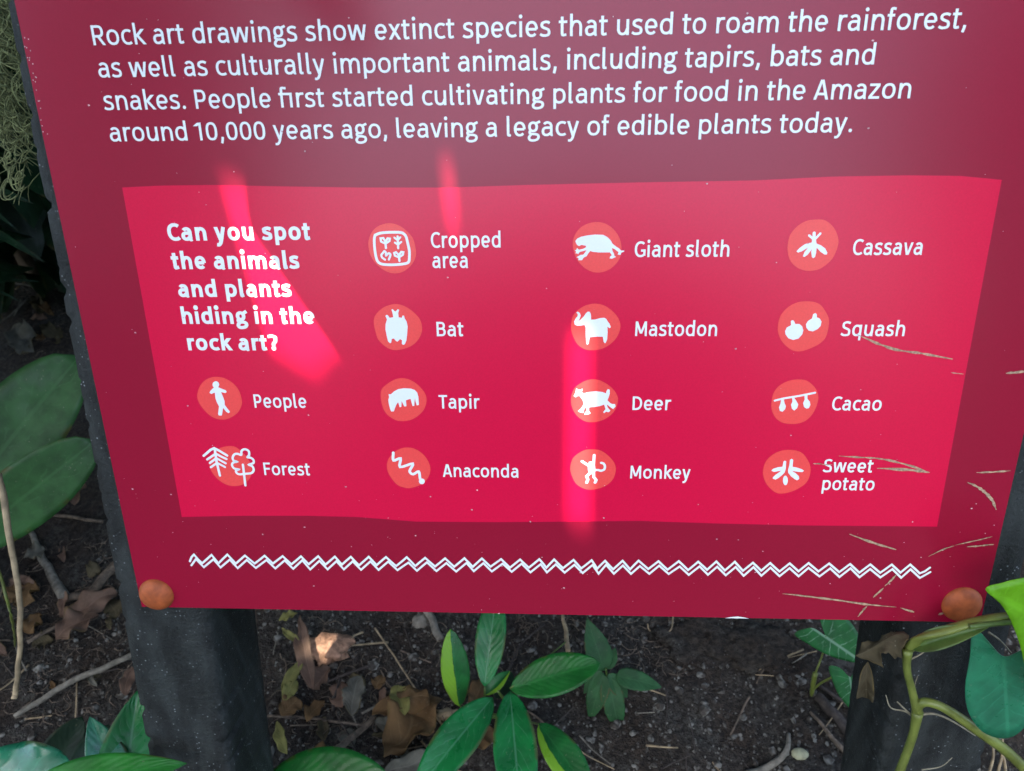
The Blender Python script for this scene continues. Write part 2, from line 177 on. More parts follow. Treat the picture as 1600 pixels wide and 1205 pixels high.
def mesh(name, verts, faces, uvs=None, smooth=False):
    me = bpy.data.meshes.new(name)
    me.from_pydata([tuple(v) for v in verts], [], faces)
    if uvs is not None:
        lay = me.uv_layers.new(name='UVMap')
        idx = np.empty(len(me.loops), dtype=np.int32)
        me.loops.foreach_get('vertex_index', idx)
        lay.data.foreach_set('uv', np.asarray(uvs, dtype=np.float32)[idx].ravel())
    if smooth:
        me.polygons.foreach_set('use_smooth', [True] * len(me.polygons))
    me.update()
    return me

def empty(name, loc, label, cat, group=None):
    o = bpy.data.objects.new(name, None)
    o.empty_display_size = 0.05
    o.location = loc
    root_col.objects.link(o)
    tag(o, label, cat, group)
    return o

def tag(o, label=None, cat=None, group=None, kind=None):
    for k, v in (('label', label), ('category', cat), ('group', group), ('kind', kind)):
        if v:
            o[k] = v
    return o

def catmull(pts, n=6, closed=False):
    pts = [Vector(p) for p in pts]
    out = []
    m = len(pts)
    rng_ = range(m) if closed else range(m - 1)
    for i in rng_:
        if closed:
            p0, p1, p2, p3 = pts[i - 1], pts[i], pts[(i + 1) % m], pts[(i + 2) % m]
        else:
            p1, p2 = pts[i], pts[i + 1]
            p0 = pts[i - 1] if i else p1 * 2 - p2
            p3 = pts[i + 2] if i + 2 < m else p2 * 2 - p1
        for k in range(n):
            t = k / n
            out.append(0.5 * ((2 * p1) + (p2 - p0) * t + (2 * p0 - 5 * p1 + 4 * p2 - p3) * t * t + (3 * p1 - p0 - 3 * p2 + p3) * t ** 3))
    if not closed:
        out.append(pts[-1])
    return out

def tube(points, radii, sides=6, n=5, verts=None, faces=None, flat=1.0):
    """a bent round stem along points; appended to verts / faces when given"""
    own = verts is None
    if own:
        verts, faces = [], []
    P = catmull(points, n) if n > 1 else [Vector(p) for p in points]
    if not hasattr(radii, '__len__'):
        radii = [radii, radii]
    R = np.interp(np.linspace(0, 1, len(P)), np.linspace(0, 1, len(radii)), radii)
    base = len(verts)
    ref = Vector((0.31, 0.17, 0.93))
    for i, p in enumerate(P):
        t = (P[min(i + 1, len(P) - 1)] - P[max(i - 1, 0)])
        if t.length < 1e-9:
            t = Vector((0, 0, 1))
        t.normalize()
        a = t.cross(ref)
        if a.length < 1e-3:
            a = t.cross(Vector((1, 0, 0)))
        a.normalize()
        b = t.cross(a)
        for k in range(sides):
            an = 2 * math.pi * k / sides
            verts.append(p + a * (math.cos(an) * R[i]) + b * (math.sin(an) * R[i] * flat))
    for i in range(len(P) - 1):
        for k in range(sides):
            k2 = (k + 1) % sides
            faces.append((base + i * sides + k, base + i * sides + k2, base + (i + 1) * sides + k2, base + (i + 1) * sides + k))
    faces.append(tuple(base + k for k in range(sides))[::-1])
    faces.append(tuple(base + (len(P) - 1) * sides + k for k in range(sides)))
    if own:
        return mesh('tube', verts, faces, smooth=True)

# ------------------------------------------------------------------ materials
def new_mat(name):
    m = bpy.data.materials.new(name)
    m.use_nodes = True
    nt = m.node_tree
    return m, nt, nt.nodes['Principled BSDF']

def N(nt, kind, **kw):
    n = nt.nodes.new(kind)
    for k, v in kw.items():
        if k.startswith('i_'):
            n.inputs[k[2:].replace('_', ' ')].default_value = v
        else:
            setattr(n, k, v)
    return n

def mixrgb(nt, fac, a, b, blend='MIX'):
    n = nt.nodes.new('ShaderNodeMix')
    n.data_type = 'RGBA'
    n.blend_type = blend
    for sock, val in ((n.inputs[0], fac), (n.inputs[6], a), (n.inputs[7], b)):
        if hasattr(val, 'is_output'):
            nt.links.new(val, sock)
        elif isinstance(val, (int, float)):
            sock.default_value = val
        else:
            sock.default_value = (*val, 1.0)
    return n.outputs[2]

def math_n(nt, op, a, b=None, c=None, clamp=False):
    n = nt.nodes.new('ShaderNodeMath')
    n.operation = op
    n.use_clamp = clamp
    for i, v in enumerate((a, b, c)):
        if v is None:
            continue
        if hasattr(v, 'is_output'):
            nt.links.new(v, n.inputs[i])
        else:
            n.inputs[i].default_value = v
    return n.outputs[0]

def maprange(nt, val, a, b, c=0.0, d=1.0, smooth=True):
    n = nt.nodes.new('ShaderNodeMapRange')
    n.interpolation_type = 'SMOOTHSTEP' if smooth else 'LINEAR'
    n.clamp = True
    nt.links.new(val, n.inputs[0])
    for i, v in enumerate((a, b, c, d)):
        n.inputs[1 + i].default_value = v
    return n.outputs[0]

def noise_n(nt, scale, detail=3.0, rough=0.55, vec=None):
    n = nt.nodes.new('ShaderNodeTexNoise')
    n.inputs['Scale'].default_value = scale
    n.inputs['Detail'].default_value = detail
    n.inputs['Roughness'].default_value = rough
    if vec is None:
        g = nt.nodes.new('ShaderNodeNewGeometry')
        vec = g.outputs['Position']
    nt.links.new(vec, n.inputs['Vector'])
    return n.outputs[0]

def bump(nt, bsdf, height, strength, dist):
    b = nt.nodes.new('ShaderNodeBump')
    b.inputs['Strength'].default_value = strength
    b.inputs['Distance'].default_value = dist
    nt.links.new(height, b.inputs['Height'])
    nt.links.new(b.outputs[0], bsdf.inputs['Normal'])

def print_mat(name, col, rough=0.27, grain=0.10):
    """semi-gloss printed sheet with a fine grain"""
    m, nt, p = new_mat(name)
    fine = noise_n(nt, 900.0, 2.0)
    v = math_n(nt, 'ADD', math_n(nt, 'MULTIPLY', fine, grain * 2.0), 1.0 - grain)
    c = mixrgb(nt, 1.0, col, v, 'MULTIPLY')
    nt.links.new(c, p.inputs['Base Color'])
    p.inputs['Roughness'].default_value = rough
    p.inputs['Specular IOR Level'].default_value = 0.4
    bump(nt, p, noise_n(nt, 1400.0, 1.0), 0.04, 0.0003)
    return m

def plain_mat(name, col, rough=0.6, var=0.35, scale=60.0, spec=0.4, bstr=0.3, bdist=0.001):
    m, nt, p = new_mat(name)
    nz = noise_n(nt, scale, 5.0)
    c = mixrgb(nt, maprange(nt, nz, 0.3, 0.7), tuple(x * (1 - var) for x in col), tuple(min(1, x * (1 + var)) for x in col))
    nt.links.new(c, p.inputs['Base Color'])
    p.inputs['Roughness'].default_value = rough
    p.inputs['Specular IOR Level'].default_value = spec
    bump(nt, p, nz, bstr, bdist)
    return m

def leaf_mat(name, col, vein=None, veinmix=0.35, freq=9.0, rough=0.38, trans=0.22, vari=None, varicol=None, side=1.0, spec=0.32, spots=0.0):
    """UV.x across the blade (0..1), UV.y from base to tip"""
    m, nt, p = new_mat(name)
    uv = nt.nodes.new('ShaderNodeUVMap')
    sep = nt.nodes.new('ShaderNodeSeparateXYZ')
    nt.links.new(uv.outputs[0], sep.inputs[0])
    s = math_n(nt, 'MULTIPLY', math_n(nt, 'SUBTRACT', sep.outputs[0], 0.5), 2.0)
    ab = math_n(nt, 'ABSOLUTE', s)
    nz = noise_n(nt, 45.0, 4.0)
    c = mixrgb(nt, maprange(nt, nz, 0.3, 0.72), tuple(x * 0.72 for x in col), tuple(x * 1.25 for x in col))
    if vari is not None:
        edge = math_n(nt, 'ADD', math_n(nt, 'MULTIPLY', s, side), math_n(nt, 'MULTIPLY', math_n(nt, 'SUBTRACT', noise_n(nt, 70.0, 3.0), 0.5), 0.25))
        c = mixrgb(nt, maprange(nt, edge, vari, vari + 0.05), c, varicol)
    if vein is None:
        vein = tuple(min(1.0, x * 1.9 + 0.02) for x in col)
    mid = maprange(nt, ab, 0.02, 0.07, 1.0, 0.0)
    wob = math_n(nt, 'MULTIPLY', noise_n(nt, 60.0, 2.0), 1.1)
    ph = math_n(nt, 'ADD', wob, math_n(nt, 'SUBTRACT', math_n(nt, 'MULTIPLY', sep.outputs[1], freq), math_n(nt, 'MULTIPLY', ab, freq * 0.32)))
    sv = math_n(nt, 'SINE', math_n(nt, 'MULTIPLY', ph, 2 * math.pi))
    svm = maprange(nt, sv, 0.86, 1.0)
    fade = maprange(nt, ab, 0.35, 1.0, 1.0, 0.1)
    vm = math_n(nt, 'MULTIPLY', math_n(nt, 'MAXIMUM', mid, math_n(nt, 'MULTIPLY', math_n(nt, 'MULTIPLY', svm, fade), maprange(nt, noise_n(nt, 85.0, 3.0), 0.38, 0.62, 0.0, 0.8))), veinmix)
    c = mixrgb(nt, vm, c, vein)
    if spots:
        sp = maprange(nt, noise_n(nt, 260.0, 2.0), 0.72, 0.78)
        c = mixrgb(nt, math_n(nt, 'MULTIPLY', sp, spots), c, (0.35, 0.36, 0.28))
    brn = math_n(nt, 'MULTIPLY', maprange(nt, ab, 0.80, 1.0), maprange(nt, noise_n(nt, 38.0, 3.0), 0.50, 0.62))
    c = mixrgb(nt, math_n(nt, 'MULTIPLY', brn, 0.7), c, (0.10, 0.075, 0.025))
    dst = math_n(nt, 'MULTIPLY', maprange(nt, noise_n(nt, 420.0, 2.0), 0.66, 0.74), maprange(nt, noise_n(nt, 30.0, 2.0), 0.45, 0.6))
    c = mixrgb(nt, math_n(nt, 'MULTIPLY', dst, 0.45), c, (0.26, 0.24, 0.17))
    nt.links.new(c, p.inputs['Base Color'])
    nt.links.new(maprange(nt, noise_n(nt, 55.0, 4.0), 0.3, 0.7, rough - 0.08, rough + 0.16), p.inputs['Roughness'])
    p.inputs['Specular IOR Level'].default_value = spec
    h = math_n(nt, 'ADD', math_n(nt, 'MULTIPLY', sv, -0.12), math_n(nt, 'MULTIPLY', noise_n(nt, 90.0, 3.0), 0.8))
    bump(nt, p, h, 0.30, 0.0015)
    tr = nt.nodes.new('ShaderNodeBsdfTranslucent')
    nt.links.new(mixrgb(nt, 1.0, c, (1.0, 1.25, 0.5), 'MULTIPLY'), tr.inputs[0])
    mx = nt.nodes.new('ShaderNodeMixShader')
    mx.inputs[0].default_value = trans
    out = nt.nodes['Material Output']
    nt.links.new(p.outputs[0], mx.inputs[1])
    nt.links.new(tr.outputs[0], mx.inputs[2])
    nt.links.new(mx.outputs[0], out.inputs[0])
    return m

M = {}
M['border'] = print_mat('crimson_border_print', (0.285, 0.005, 0.027))
M['inner'] = print_mat('red_panel_print', (0.66, 0.004, 0.048))
M['disc'] = print_mat('coral_print', (0.86, 0.075, 0.068))
M['white'] = print_mat('white_print', (0.80, 0.84, 0.84), grain=0.04)
M['edge'] = plain_mat('board_core', (0.45, 0.42, 0.42), 0.6)
M['scratch'] = plain_mat('scratched_core', (0.40, 0.27, 0.17), 0.8, var=0.4, scale=500)
M['chip'] = plain_mat('white_chip', (0.8, 0.8, 0.78), 0.6, var=0.1)
M['speck'] = plain_mat('pale_dust', (0.62, 0.42, 0.42), 0.9, var=0.3, scale=300)
M['cap'] = plain_mat('orange_cap', (0.34, 0.078, 0.019), 0.62, var=0.22, scale=160, bstr=0.15, bdist=0.0005)

def post_mat():
    m, nt, p = new_mat('charcoal_recycled_plastic')
    g = nt.nodes.new('ShaderNodeNewGeometry')
    mp = nt.nodes.new('ShaderNodeMapping')
    mp.inputs['Scale'].default_value = (1.0, 1.0, 0.12)
    nt.links.new(g.outputs['Position'], mp.inputs[0])
    streak = noise_n(nt, 70.0, 5.0, vec=mp.outputs[0])
    c = mixrgb(nt, maprange(nt, streak, 0.3, 0.75), (0.008, 0.010, 0.009), (0.030, 0.036, 0.033))
    vo = nt.nodes.new('ShaderNodeTexVoronoi')
    vo.inputs['Scale'].default_value = 260.0
    nt.links.new(g.outputs['Position'], vo.inputs['Vector'])
    few = maprange(nt, noise_n(nt, 55.0, 3.0), 0.44, 0.62)
    sp = math_n(nt, 'MULTIPLY', maprange(nt, vo.outputs['Distance'], 0.10, 0.20, 1.0, 0.0), few)
    c = mixrgb(nt, math_n(nt, 'MULTIPLY', sp, 0.6), c, (0.30, 0.33, 0.33))
    nt.links.new(c, p.inputs['Base Color'])
    p.inputs['Roughness'].default_value = 0.62
    p.inputs['Specular IOR Level'].default_value = 0.3
    bump(nt, p, math_n(nt, 'ADD', streak, noise_n(nt, 300.0, 5.0, 0.7)), 0.8, 0.002)
    return m
M['post'] = post_mat()

def soil_mat():
    m, nt, p = new_mat('dark_soil')
    a = noise_n(nt, 14.0, 5.0, 0.6)
    b = noise_n(nt, 160.0, 5.0, 0.65)
    c = mixrgb(nt, maprange(nt, a, 0.35, 0.65), (0.056, 0.041, 0.028), (0.072, 0.070, 0.058))
    c = mixrgb(nt, maprange(nt, b, 0.35, 0.7), tuple(x * 0.9 for x in (0.022, 0.018, 0.014)), c)
    vo = nt.nodes.new('ShaderNodeTexVoronoi')
    vo.inputs['Scale'].default_value = 230.0
    g = nt.nodes.new('ShaderNodeNewGeometry')
    nt.links.new(g.outputs['Position'], vo.inputs['Vector'])
    sp = maprange(nt, vo.outputs['Distance'], 0.12, 0.26, 1.0, 0.0)
    few = maprange(nt, noise_n(nt, 90.0, 2.0), 0.52, 0.66)
    c = mixrgb(nt, math_n(nt, 'MULTIPLY', math_n(nt, 'MULTIPLY', sp, few), 0.5), c, (0.20, 0.20, 0.185))
    nt.links.new(c, p.inputs['Base Color'])
    p.inputs['Roughness'].default_value = 0.92
    p.inputs['Specular IOR Level'].default_value = 0.25
    bump(nt, p, math_n(nt, 'ADD', b, math_n(nt, 'MULTIPLY', noise_n(nt, 420.0, 3.0), 0.6)), 0.9, 0.006)
    return m
M['soil'] = soil_mat()
def pebble_mat():
    m, nt, p = new_mat('soil_crumbs')
    n1 = noise_n(nt, 130.0, 1.0)
    c = mixrgb(nt, maprange(nt, n1, 0.42, 0.68), (0.040, 0.034, 0.025), (0.175, 0.172, 0.145))
    nt.links.new(c, p.inputs['Base Color'])
    p.inputs['Roughness'].default_value = 0.85
    bump(nt, p, noise_n(nt, 600.0, 3.0), 0.5, 0.001)
    return m
M['pebble'] = pebble_mat()

# ------------------------------------------------------------------ ground
def ground_z(x, y):
    z = 0.020 * (noise.noise((x * 4.1, y * 4.1, 3.3))) + 0.010 * noise.noise((x * 13, y * 13, 9.1)) + 0.0045 * noise.noise((x * 37, y * 37, 1.7)) + 0.0022 * noise.noise((x * 90, y * 90, 5.2))
    z += 0.09 * max(0.0, y - 0.25)               # the bed rises gently behind the sign
    return z * (1.0 if abs(x) < 3 and abs(y) < 4 else 0.6)

def axis(lo, hi, step, far):
    mid = list(np.arange(lo, hi, step))
    a, b, s = [], [], step
    p = lo
    while p > -far:
        s *= 1.28
        p -= s
        a.append(p)
    s, p = step, mid[-1]
    while p < far:
        s *= 1.28
        p += s
        b.append(p)
    return a[::-1] + mid + b

def gnd(px, py, lift=0.0):
    """where the line of sight of a photo pixel meets the ground"""
    d = ray(px, py)
    t = (0.0 - CAM.z) / d.z
    for _ in range(12):
        q = CAM + d * t
        t = (ground_z(q.x, q.y) + lift - CAM.z) / d.z
    return CAM + d * t

xs, ys = axis(-0.62, 0.62, 0.0055, 40.0), axis(-0.06, 0.62, 0.0055, 40.0)
gv = [(x, y, ground_z(x, y)) for y in ys for x in xs]
nx = len(xs)
gf = [(j * nx + i, j * nx + i + 1, (j + 1) * nx + i + 1, (j + 1) * nx + i) for j in range(len(ys) - 1) for i in range(nx - 1)]
ground = link('ground', mesh('ground', gv, gf, smooth=True), M['soil'])
tag(ground, 'dark crumbly soil of the planting bed under the sign', 'ground', kind='structure')

ico_v, ico_f = None, None
bm = bmesh.new()
bmesh.ops.create_icosphere(bm, subdivisions=1, radius=1.0)
ico_v = np.array([v.co[:] for v in bm.verts])
ico_f = np.array([[v.index for v in f.verts] for f in bm.faces])
bm.free()
pv, pf = [], []
for k in range(15000):
    x, y = random.uniform(-0.62, 0.60), random.uniform(-0.04, 0.45) if k % 3 else random.uniform(0.0, 1.3)
    r = 0.00125 * math.exp(random.gauss(0, 0.55)) * (1.0 if random.random() > 0.05 else 2.0)
    r = min(r, 0.006)
    q = ico_v * (r * np.array([random.uniform(0.7, 1.3), random.uniform(0.7, 1.3), random.uniform(0.5, 0.9)]))
    q = q * (1 + 0.18 * rng.standard_normal((len(q), 1)))
    q = q + np.array([x, y, ground_z(x, y) + r * 0.25])
    pf.append(ico_f + len(pv) * len(ico_v))
    pv.append(q)
peb = link('soil_crumbs', mesh('soil_crumbs', np.concatenate(pv).tolist(), np.concatenate(pf).tolist()), M['pebble'])
tag(peb, 'grey crumbs and small pebbles scattered over the dark soil', 'pebbles', kind='stuff')

# ------------------------------------------------------------------ lettering: a humanist sans drawn from strokes
def arc(cx, cy, rx, ry, a0, a1, n=12, e=2.25):
    out = []
    for i in range(n + 1):
        a = math.radians(a0 + (a1 - a0) * i / n)
        c, s = math.cos(a), math.sin(a)
        out.append((cx + rx * math.copysign(abs(c) ** (2 / e), c), cy + ry * math.copysign(abs(s) ** (2 / e), s)))
    return out

def cm(pts, n=5):
    return [(p.x, p.y) for p in catmull([(x, y, 0) for x, y in pts], n)]

def glyph(ch, w):
    """advance width and strokes of one character in 1/1000 em; a stroke is a path, ('H', a, b) a flat-ended slanted bar, ('D', x, y, r) a dot"""
    h = w / 2; v = h * 0.88; X = 530; T = X - v + 8; B = v - 8; m = (T + B) / 2; C = 690; CT = C - v + 6; A = 745; e = (w - 85) * 0.55
    L = 76 + h
    def bowl(l, r, a0, a1):
        return arc((l + r) / 2, m, (r - l) / 2, (T - B) / 2, a0, a1, 20)
    def arch(l, r, ry=185):
        cx = l + (r - l) * 0.54
        return [(l + 4, X - 235)] + arc(cx, T - ry, r - cx, ry, 158, 0, 12) + [(r, 0)]
    if ch == ' ': return 258, []
    if ch == 'a':
        Wd_ = 543 + e; r = Wd_ - 82 - h * 0.9; l = 44 + h
        top = arc((l + 30 + r) / 2, T - 150, (r - l - 30) / 2, 150, 148, 0, 12) + [(r, 130)] + cm([(r, 95), (r + 12, 40), (r + 62, B + 2)])
        yb = 312; bw = [(r, yb - v * 0.2), (l + 150, yb - v * 0.2)] + arc(l + 135, (yb - v * 0.2 + B) / 2, 135, (yb - v * 0.2 - B) / 2, 90, 270, 12) + cm([(l + 190, B + 4), (r - 70, B + 42), (r, 128)])
        return Wd_, [top, bw]
    if ch in 'bp':
        Wd_ = 589 + e; r = Wd_ - 48 - h
        return Wd_, [[(L, 0 if ch == 'b' else -195), (L, A if ch == 'b' else X)], bowl(L - 10, r, 155, -155)]
    if ch in 'dq':
        Wd_ = 589 + e; l = 48 + h; r = Wd_ - 76 - h
        return Wd_, [[(r, 0 if ch == 'd' else -195), (r, A if ch == 'd' else X)], bowl(l, r + 10, 25, 335)]
    if ch == 'c':
        Wd_ = 468 + e; l = 48 + h
        return Wd_, [arc(l + 205, m, 205, (T - B) / 2, 52, 308, 20)]
    if ch == 'e':
        Wd_ = 549 + e; l = 48 + h; r = Wd_ - 48 - h
        return Wd_, [[(l + 4, m - 8), (r + 2, m - 8)], [(r, m - 10)] + bowl(l, r, 4, 318)]
    if ch in 'f\ufb01':
        Wd_ = 330 + e * 0.6; l = 88 + h
        s = [[(l, 0), (l, A - 160)] + cm([(l, A - 150), (l + 12, A - 60), (l + 70, A - v + 4), (l + 168, A - v - 8)]), [(18, X - v), (Wd_ - 48, X - v)]]
        if ch == 'f': return Wd_, s
        c = Wd_ + 120 + h
        return c + h + 84, [s[0][:-1] + [(l + 200, A - v - 6)], [(18, X - v), (c, X - v)], [(c, 0), (c, X)]]
    if ch == 'g':
        Wd_ = 534 + e; l = 58 + h; r = Wd_ - 120 - h * 0.6
        k = Wd_ / 534
        up = arc((l + r) / 2, (T + 188) / 2, (r - l) / 2, (T - 188) / 2, 0, 360, 22)
        ear = cm([(r - 40, T - 28), (r + 20, T - 6), (Wd_ - 18, X + 4)])
        lo = cm([(l + 55, 212), (l + 8, 160), (l + 22, 104), (l + 95, 80), (l + 225, 74), (430 * k, 40), (456 * k, -40), (400 * k, -122), (262 * k, -158), (l + 25, -138), (l - 22, -66), (l + 8, 8), (l + 62, 66)])
        return Wd_, [up, ear, lo]
    if ch in 'nh':
        Wd_ = 591 + e
        return Wd_, [[(L, 0), (L, X if ch == 'n' else A)], arch(L, Wd_ - 70 - h)]
    if ch == 'm':
        Wd_ = 884 + e * 1.5; r = Wd_ - 70 - h; c = (L + r) / 2
        return Wd_, [[(L, 0), (L, X)], arch(L, c), arch(c, r)]
    if ch == 'i':
        Wd_ = 268 + e * 0.5; c = Wd_ / 2
        return Wd_, [[(c, 0), (c, X)], ('D', c, 690, w * 0.66)]
    if ch == 'k':
        Wd_ = 520 + e
        return Wd_, [[(L, 0), (L, A)], ('H', (L + h * 0.6, 262), (Wd_ - 62 - h * 0.4, X)), ('H', (L + h + 45, 300), (Wd_ - 28 - h * 0.5, 0))]
    if ch == 'l':
        Wd_ = 298 + e * 0.5; l = 70 + h
        return Wd_, [[(l, A), (l, 130)] + cm([(l, 120), (l + 8, 52), (l + 52, B + 2), (l + 112, B + 10)])]
    if ch == 'o':
        Wd_ = 583 + e
        return Wd_, [bowl(48 + h, Wd_ - 48 - h, 0, 360)]
    if ch == 'r':
        Wd_ = 388 + e * 0.6
        return Wd_, [[(L, 0), (L, X)], cm([(L + 4, X - 230), (L + 40, X - 110), (L + 110, T - 12), (Wd_ - 12, T - 2)])]
    if ch == 's':
        Wd_ = 462 + e; k = Wd_ / 462
        return Wd_, [cm([(392 * k, T - 42), (320 * k, T - 6), (230 * k, T), (128 * k, T - 36), ((50 + h) * k, X - 148), (136 * k, 322), (240 * k, 276), (342 * k, 232), (Wd_ - 40 - h, 142), (340 * k, B + 28), (226 * k, B), (120 * k, B + 10), (42 * k, B + 52)])]
    if ch == 't':
        Wd_ = 358 + e * 0.6; l = 92 + h
        return Wd_, [[(l, X + 128), (l, 150)] + cm([(l, 140), (l + 10, 58), (l + 62, B + 2), (l + 160, B + 22)]), [(18, X - v), (Wd_ - 30, X - v)]]
    if ch == 'u':
        Wd_ = 587 + e; l = 70 + h; r = Wd_ - 76 - h; cx = l + (r - l) * 0.46
        return Wd_, [[(r, 0), (r, X)], [(l, X)] + arc(cx, B + 185, cx - l, 185, 180, 338, 12) + [(r - 4, 235)]]
    if ch == 'v':
        Wd_ = 502 + e; c = Wd_ / 2
        return Wd_, [('H', (22 + h, X), (c - h * 0.25, 0)), ('H', (Wd_ - 22 - h, X), (c + h * 0.25, 0))]
    if ch == 'w':
        Wd_ = 752 + e * 1.5; c = Wd_ / 2; q = h * 0.22
        return Wd_, [('H', (26 + h, X), (Wd_ * 0.262 - q, 0)), ('H', (c - q * 0.6, X), (Wd_ * 0.262 + q, 0)), ('H', (c + q * 0.6, X), (Wd_ * 0.738 - q, 0)), ('H', (Wd_ - 26 - h, X), (Wd_ * 0.738 + q, 0))]
    if ch == 'x':
        Wd_ = 492 + e
        return Wd_, [('H', (30 + h, X), (Wd_ - 22 - h, 0)), ('H', (Wd_ - 32 - h, X), (22 + h, 0))]
    if ch == 'y':
        Wd_ = 500 + e; c = Wd_ / 2
        return Wd_, [('H', (22 + h, X), (c - h * 0.1, 0)), [(Wd_ - 22 - h, X), (c + h * 0.2, 20)] + cm([(c, -30), (c - 45, -120), (c - 110, -172), (c - 195, -190 + v * 0.4)])]
    if ch == 'z':
        Wd_ = 462 + e
        return Wd_, [[(42, X - v), (Wd_ - 42, X - v)], [(32, v), (Wd_ - 34, v)], ('H', (Wd_ - 50 - h, X - w * 0.8), (42 + h, w * 0.8))]
    if ch in '0':
        Wd_ = 560 + e
        return Wd_, [arc(Wd_ / 2, C / 2 - 12, Wd_ / 2 - 52 - h, (C - 24) / 2 - v + 8, 0, 360, 24, 2.5)]
    if ch == '1':
        Wd_ = 402 + e; c = Wd_ - 122 - h
        return Wd_, [[(c, 0), (c, C - 30)], ('H', (c - h * 0.2, C - 34), (48, C - 160))]
    if ch == '.': return 256 + e * 0.5, [('D', 128 + e * 0.25, w * 0.60, w * 0.64)]
    if ch == ',': return 256 + e * 0.5, [[(140 + e * 0.25, w * 1.15), (134, w * 0.3), (92, -118)]]
    if ch == '?':
        Wd_ = 452 + e
        return Wd_, [cm([(46, C - 88), (110, CT - 20), (210, CT + 2), (Wd_ - 120, CT - 45), (Wd_ - 64 - h * 0.5, C - 185), (Wd_ - 130, C - 310), (Wd_ - 210, C - 385), (Wd_ - 226, 205)]), ('D', Wd_ - 226, w * 0.6, w * 0.66)]
    L = 84 + h
    if ch == 'A':
        Wd_ = 590 + e; c = Wd_ / 2
        return Wd_, [('H', (c - h * 0.25, C), (22 + h, 0)), ('H', (c + h * 0.25, C), (Wd_ - 22 - h, 0)), [(130, 195), (Wd_ - 130, 195)]]
    if ch in 'BPR':
        Wd_ = {'B': 604, 'P': 578, 'R': 598}[ch] + e; mid = {'B': 362, 'P': 290, 'R': 308}[ch]
        r = Wd_ - (82 if ch == 'B' else 58) - h; ry = (C - v - mid) / 2
        s = [[(L, 0), (L, C)], [(L, C - v), (r - 150, C - v)] + arc(r - 150, mid + ry, 150, ry, 90, -90, 14) + [(L, mid)]]
        if ch == 'B':
            r2 = Wd_ - 50 - h; ry2 = (mid - v) / 2
            s.append([(L, mid), (r2 - 165, mid)] + arc(r2 - 165, v + ry2, 165, ry2, 90, -90, 14) + [(L, v)])
        if ch == 'R': s.append(('H', (Wd_ * 0.52, mid), (Wd_ - 32 - h, 0)))
        return Wd_, s
    if ch in 'CG':
        Wd_ = {'C': 560, 'G': 624}[ch] + e; l = 52 + h; ry = (CT - B) / 2; rx = 255
        s = arc(l + rx, B + ry, rx, ry, 50, 310 if ch == 'C' else 322, 24)
        if ch == 'C': return Wd_, [s]
        g = l + rx * 1.78
        return Wd_, [s[:-1] + [(g, 85)], [(g, 60), (g, 338)], [(g + h, 338 - v), (g - 180, 338 - v)]]
    if ch == 'D':
        Wd_ = 642 + e; r = Wd_ - 54 - h
        return Wd_, [[(L, 0), (L, C)], [(L, C - v), (L + 120, C - v)] + arc(L + 120, C / 2, r - L - 120, C / 2 - v, 90, -90, 18) + [(L, v)]]
    if ch == 'F':
        Wd_ = 508 + e
        return Wd_, [[(L, 0), (L, C)], [(L, C - v), (Wd_ - 30, C - v)], [(L, 352), (Wd_ - 68, 352)]]
    if ch == 'T':
        Wd_ = 520 + e
        return Wd_, [[(Wd_ / 2, 0), (Wd_ / 2, C)], [(18, C - v), (Wd_ - 18, C - v)]]
    if ch == 'M':
        Wd_ = 770 + e; r = Wd_ - 78 - h; c = Wd_ / 2
        return Wd_, [('H', (L + 6, C), (L - 10, 0)), ('H', (r - 6, C), (r + 10, 0)), ('H', (L + 10, C), (c - 4, 120)), ('H', (r - 10, C), (c + 4, 120))]
    if ch == 'S':
        Wd_ = 540 + e; k = Wd_ / 540
        return Wd_, [cm([(460 * k, C - 90), (380 * k, CT - 14), (275 * k, CT), (150 * k, CT - 40), ((58 + h) * k, C - 178), (150 * k, 410), (285 * k, 352), (410 * k, 290), (Wd_ - 46 - h, 185), (415 * k, B + 36), (270 * k, B), (140 * k, B + 16), (42 * k, B + 78)])]
    raise KeyError(ch)

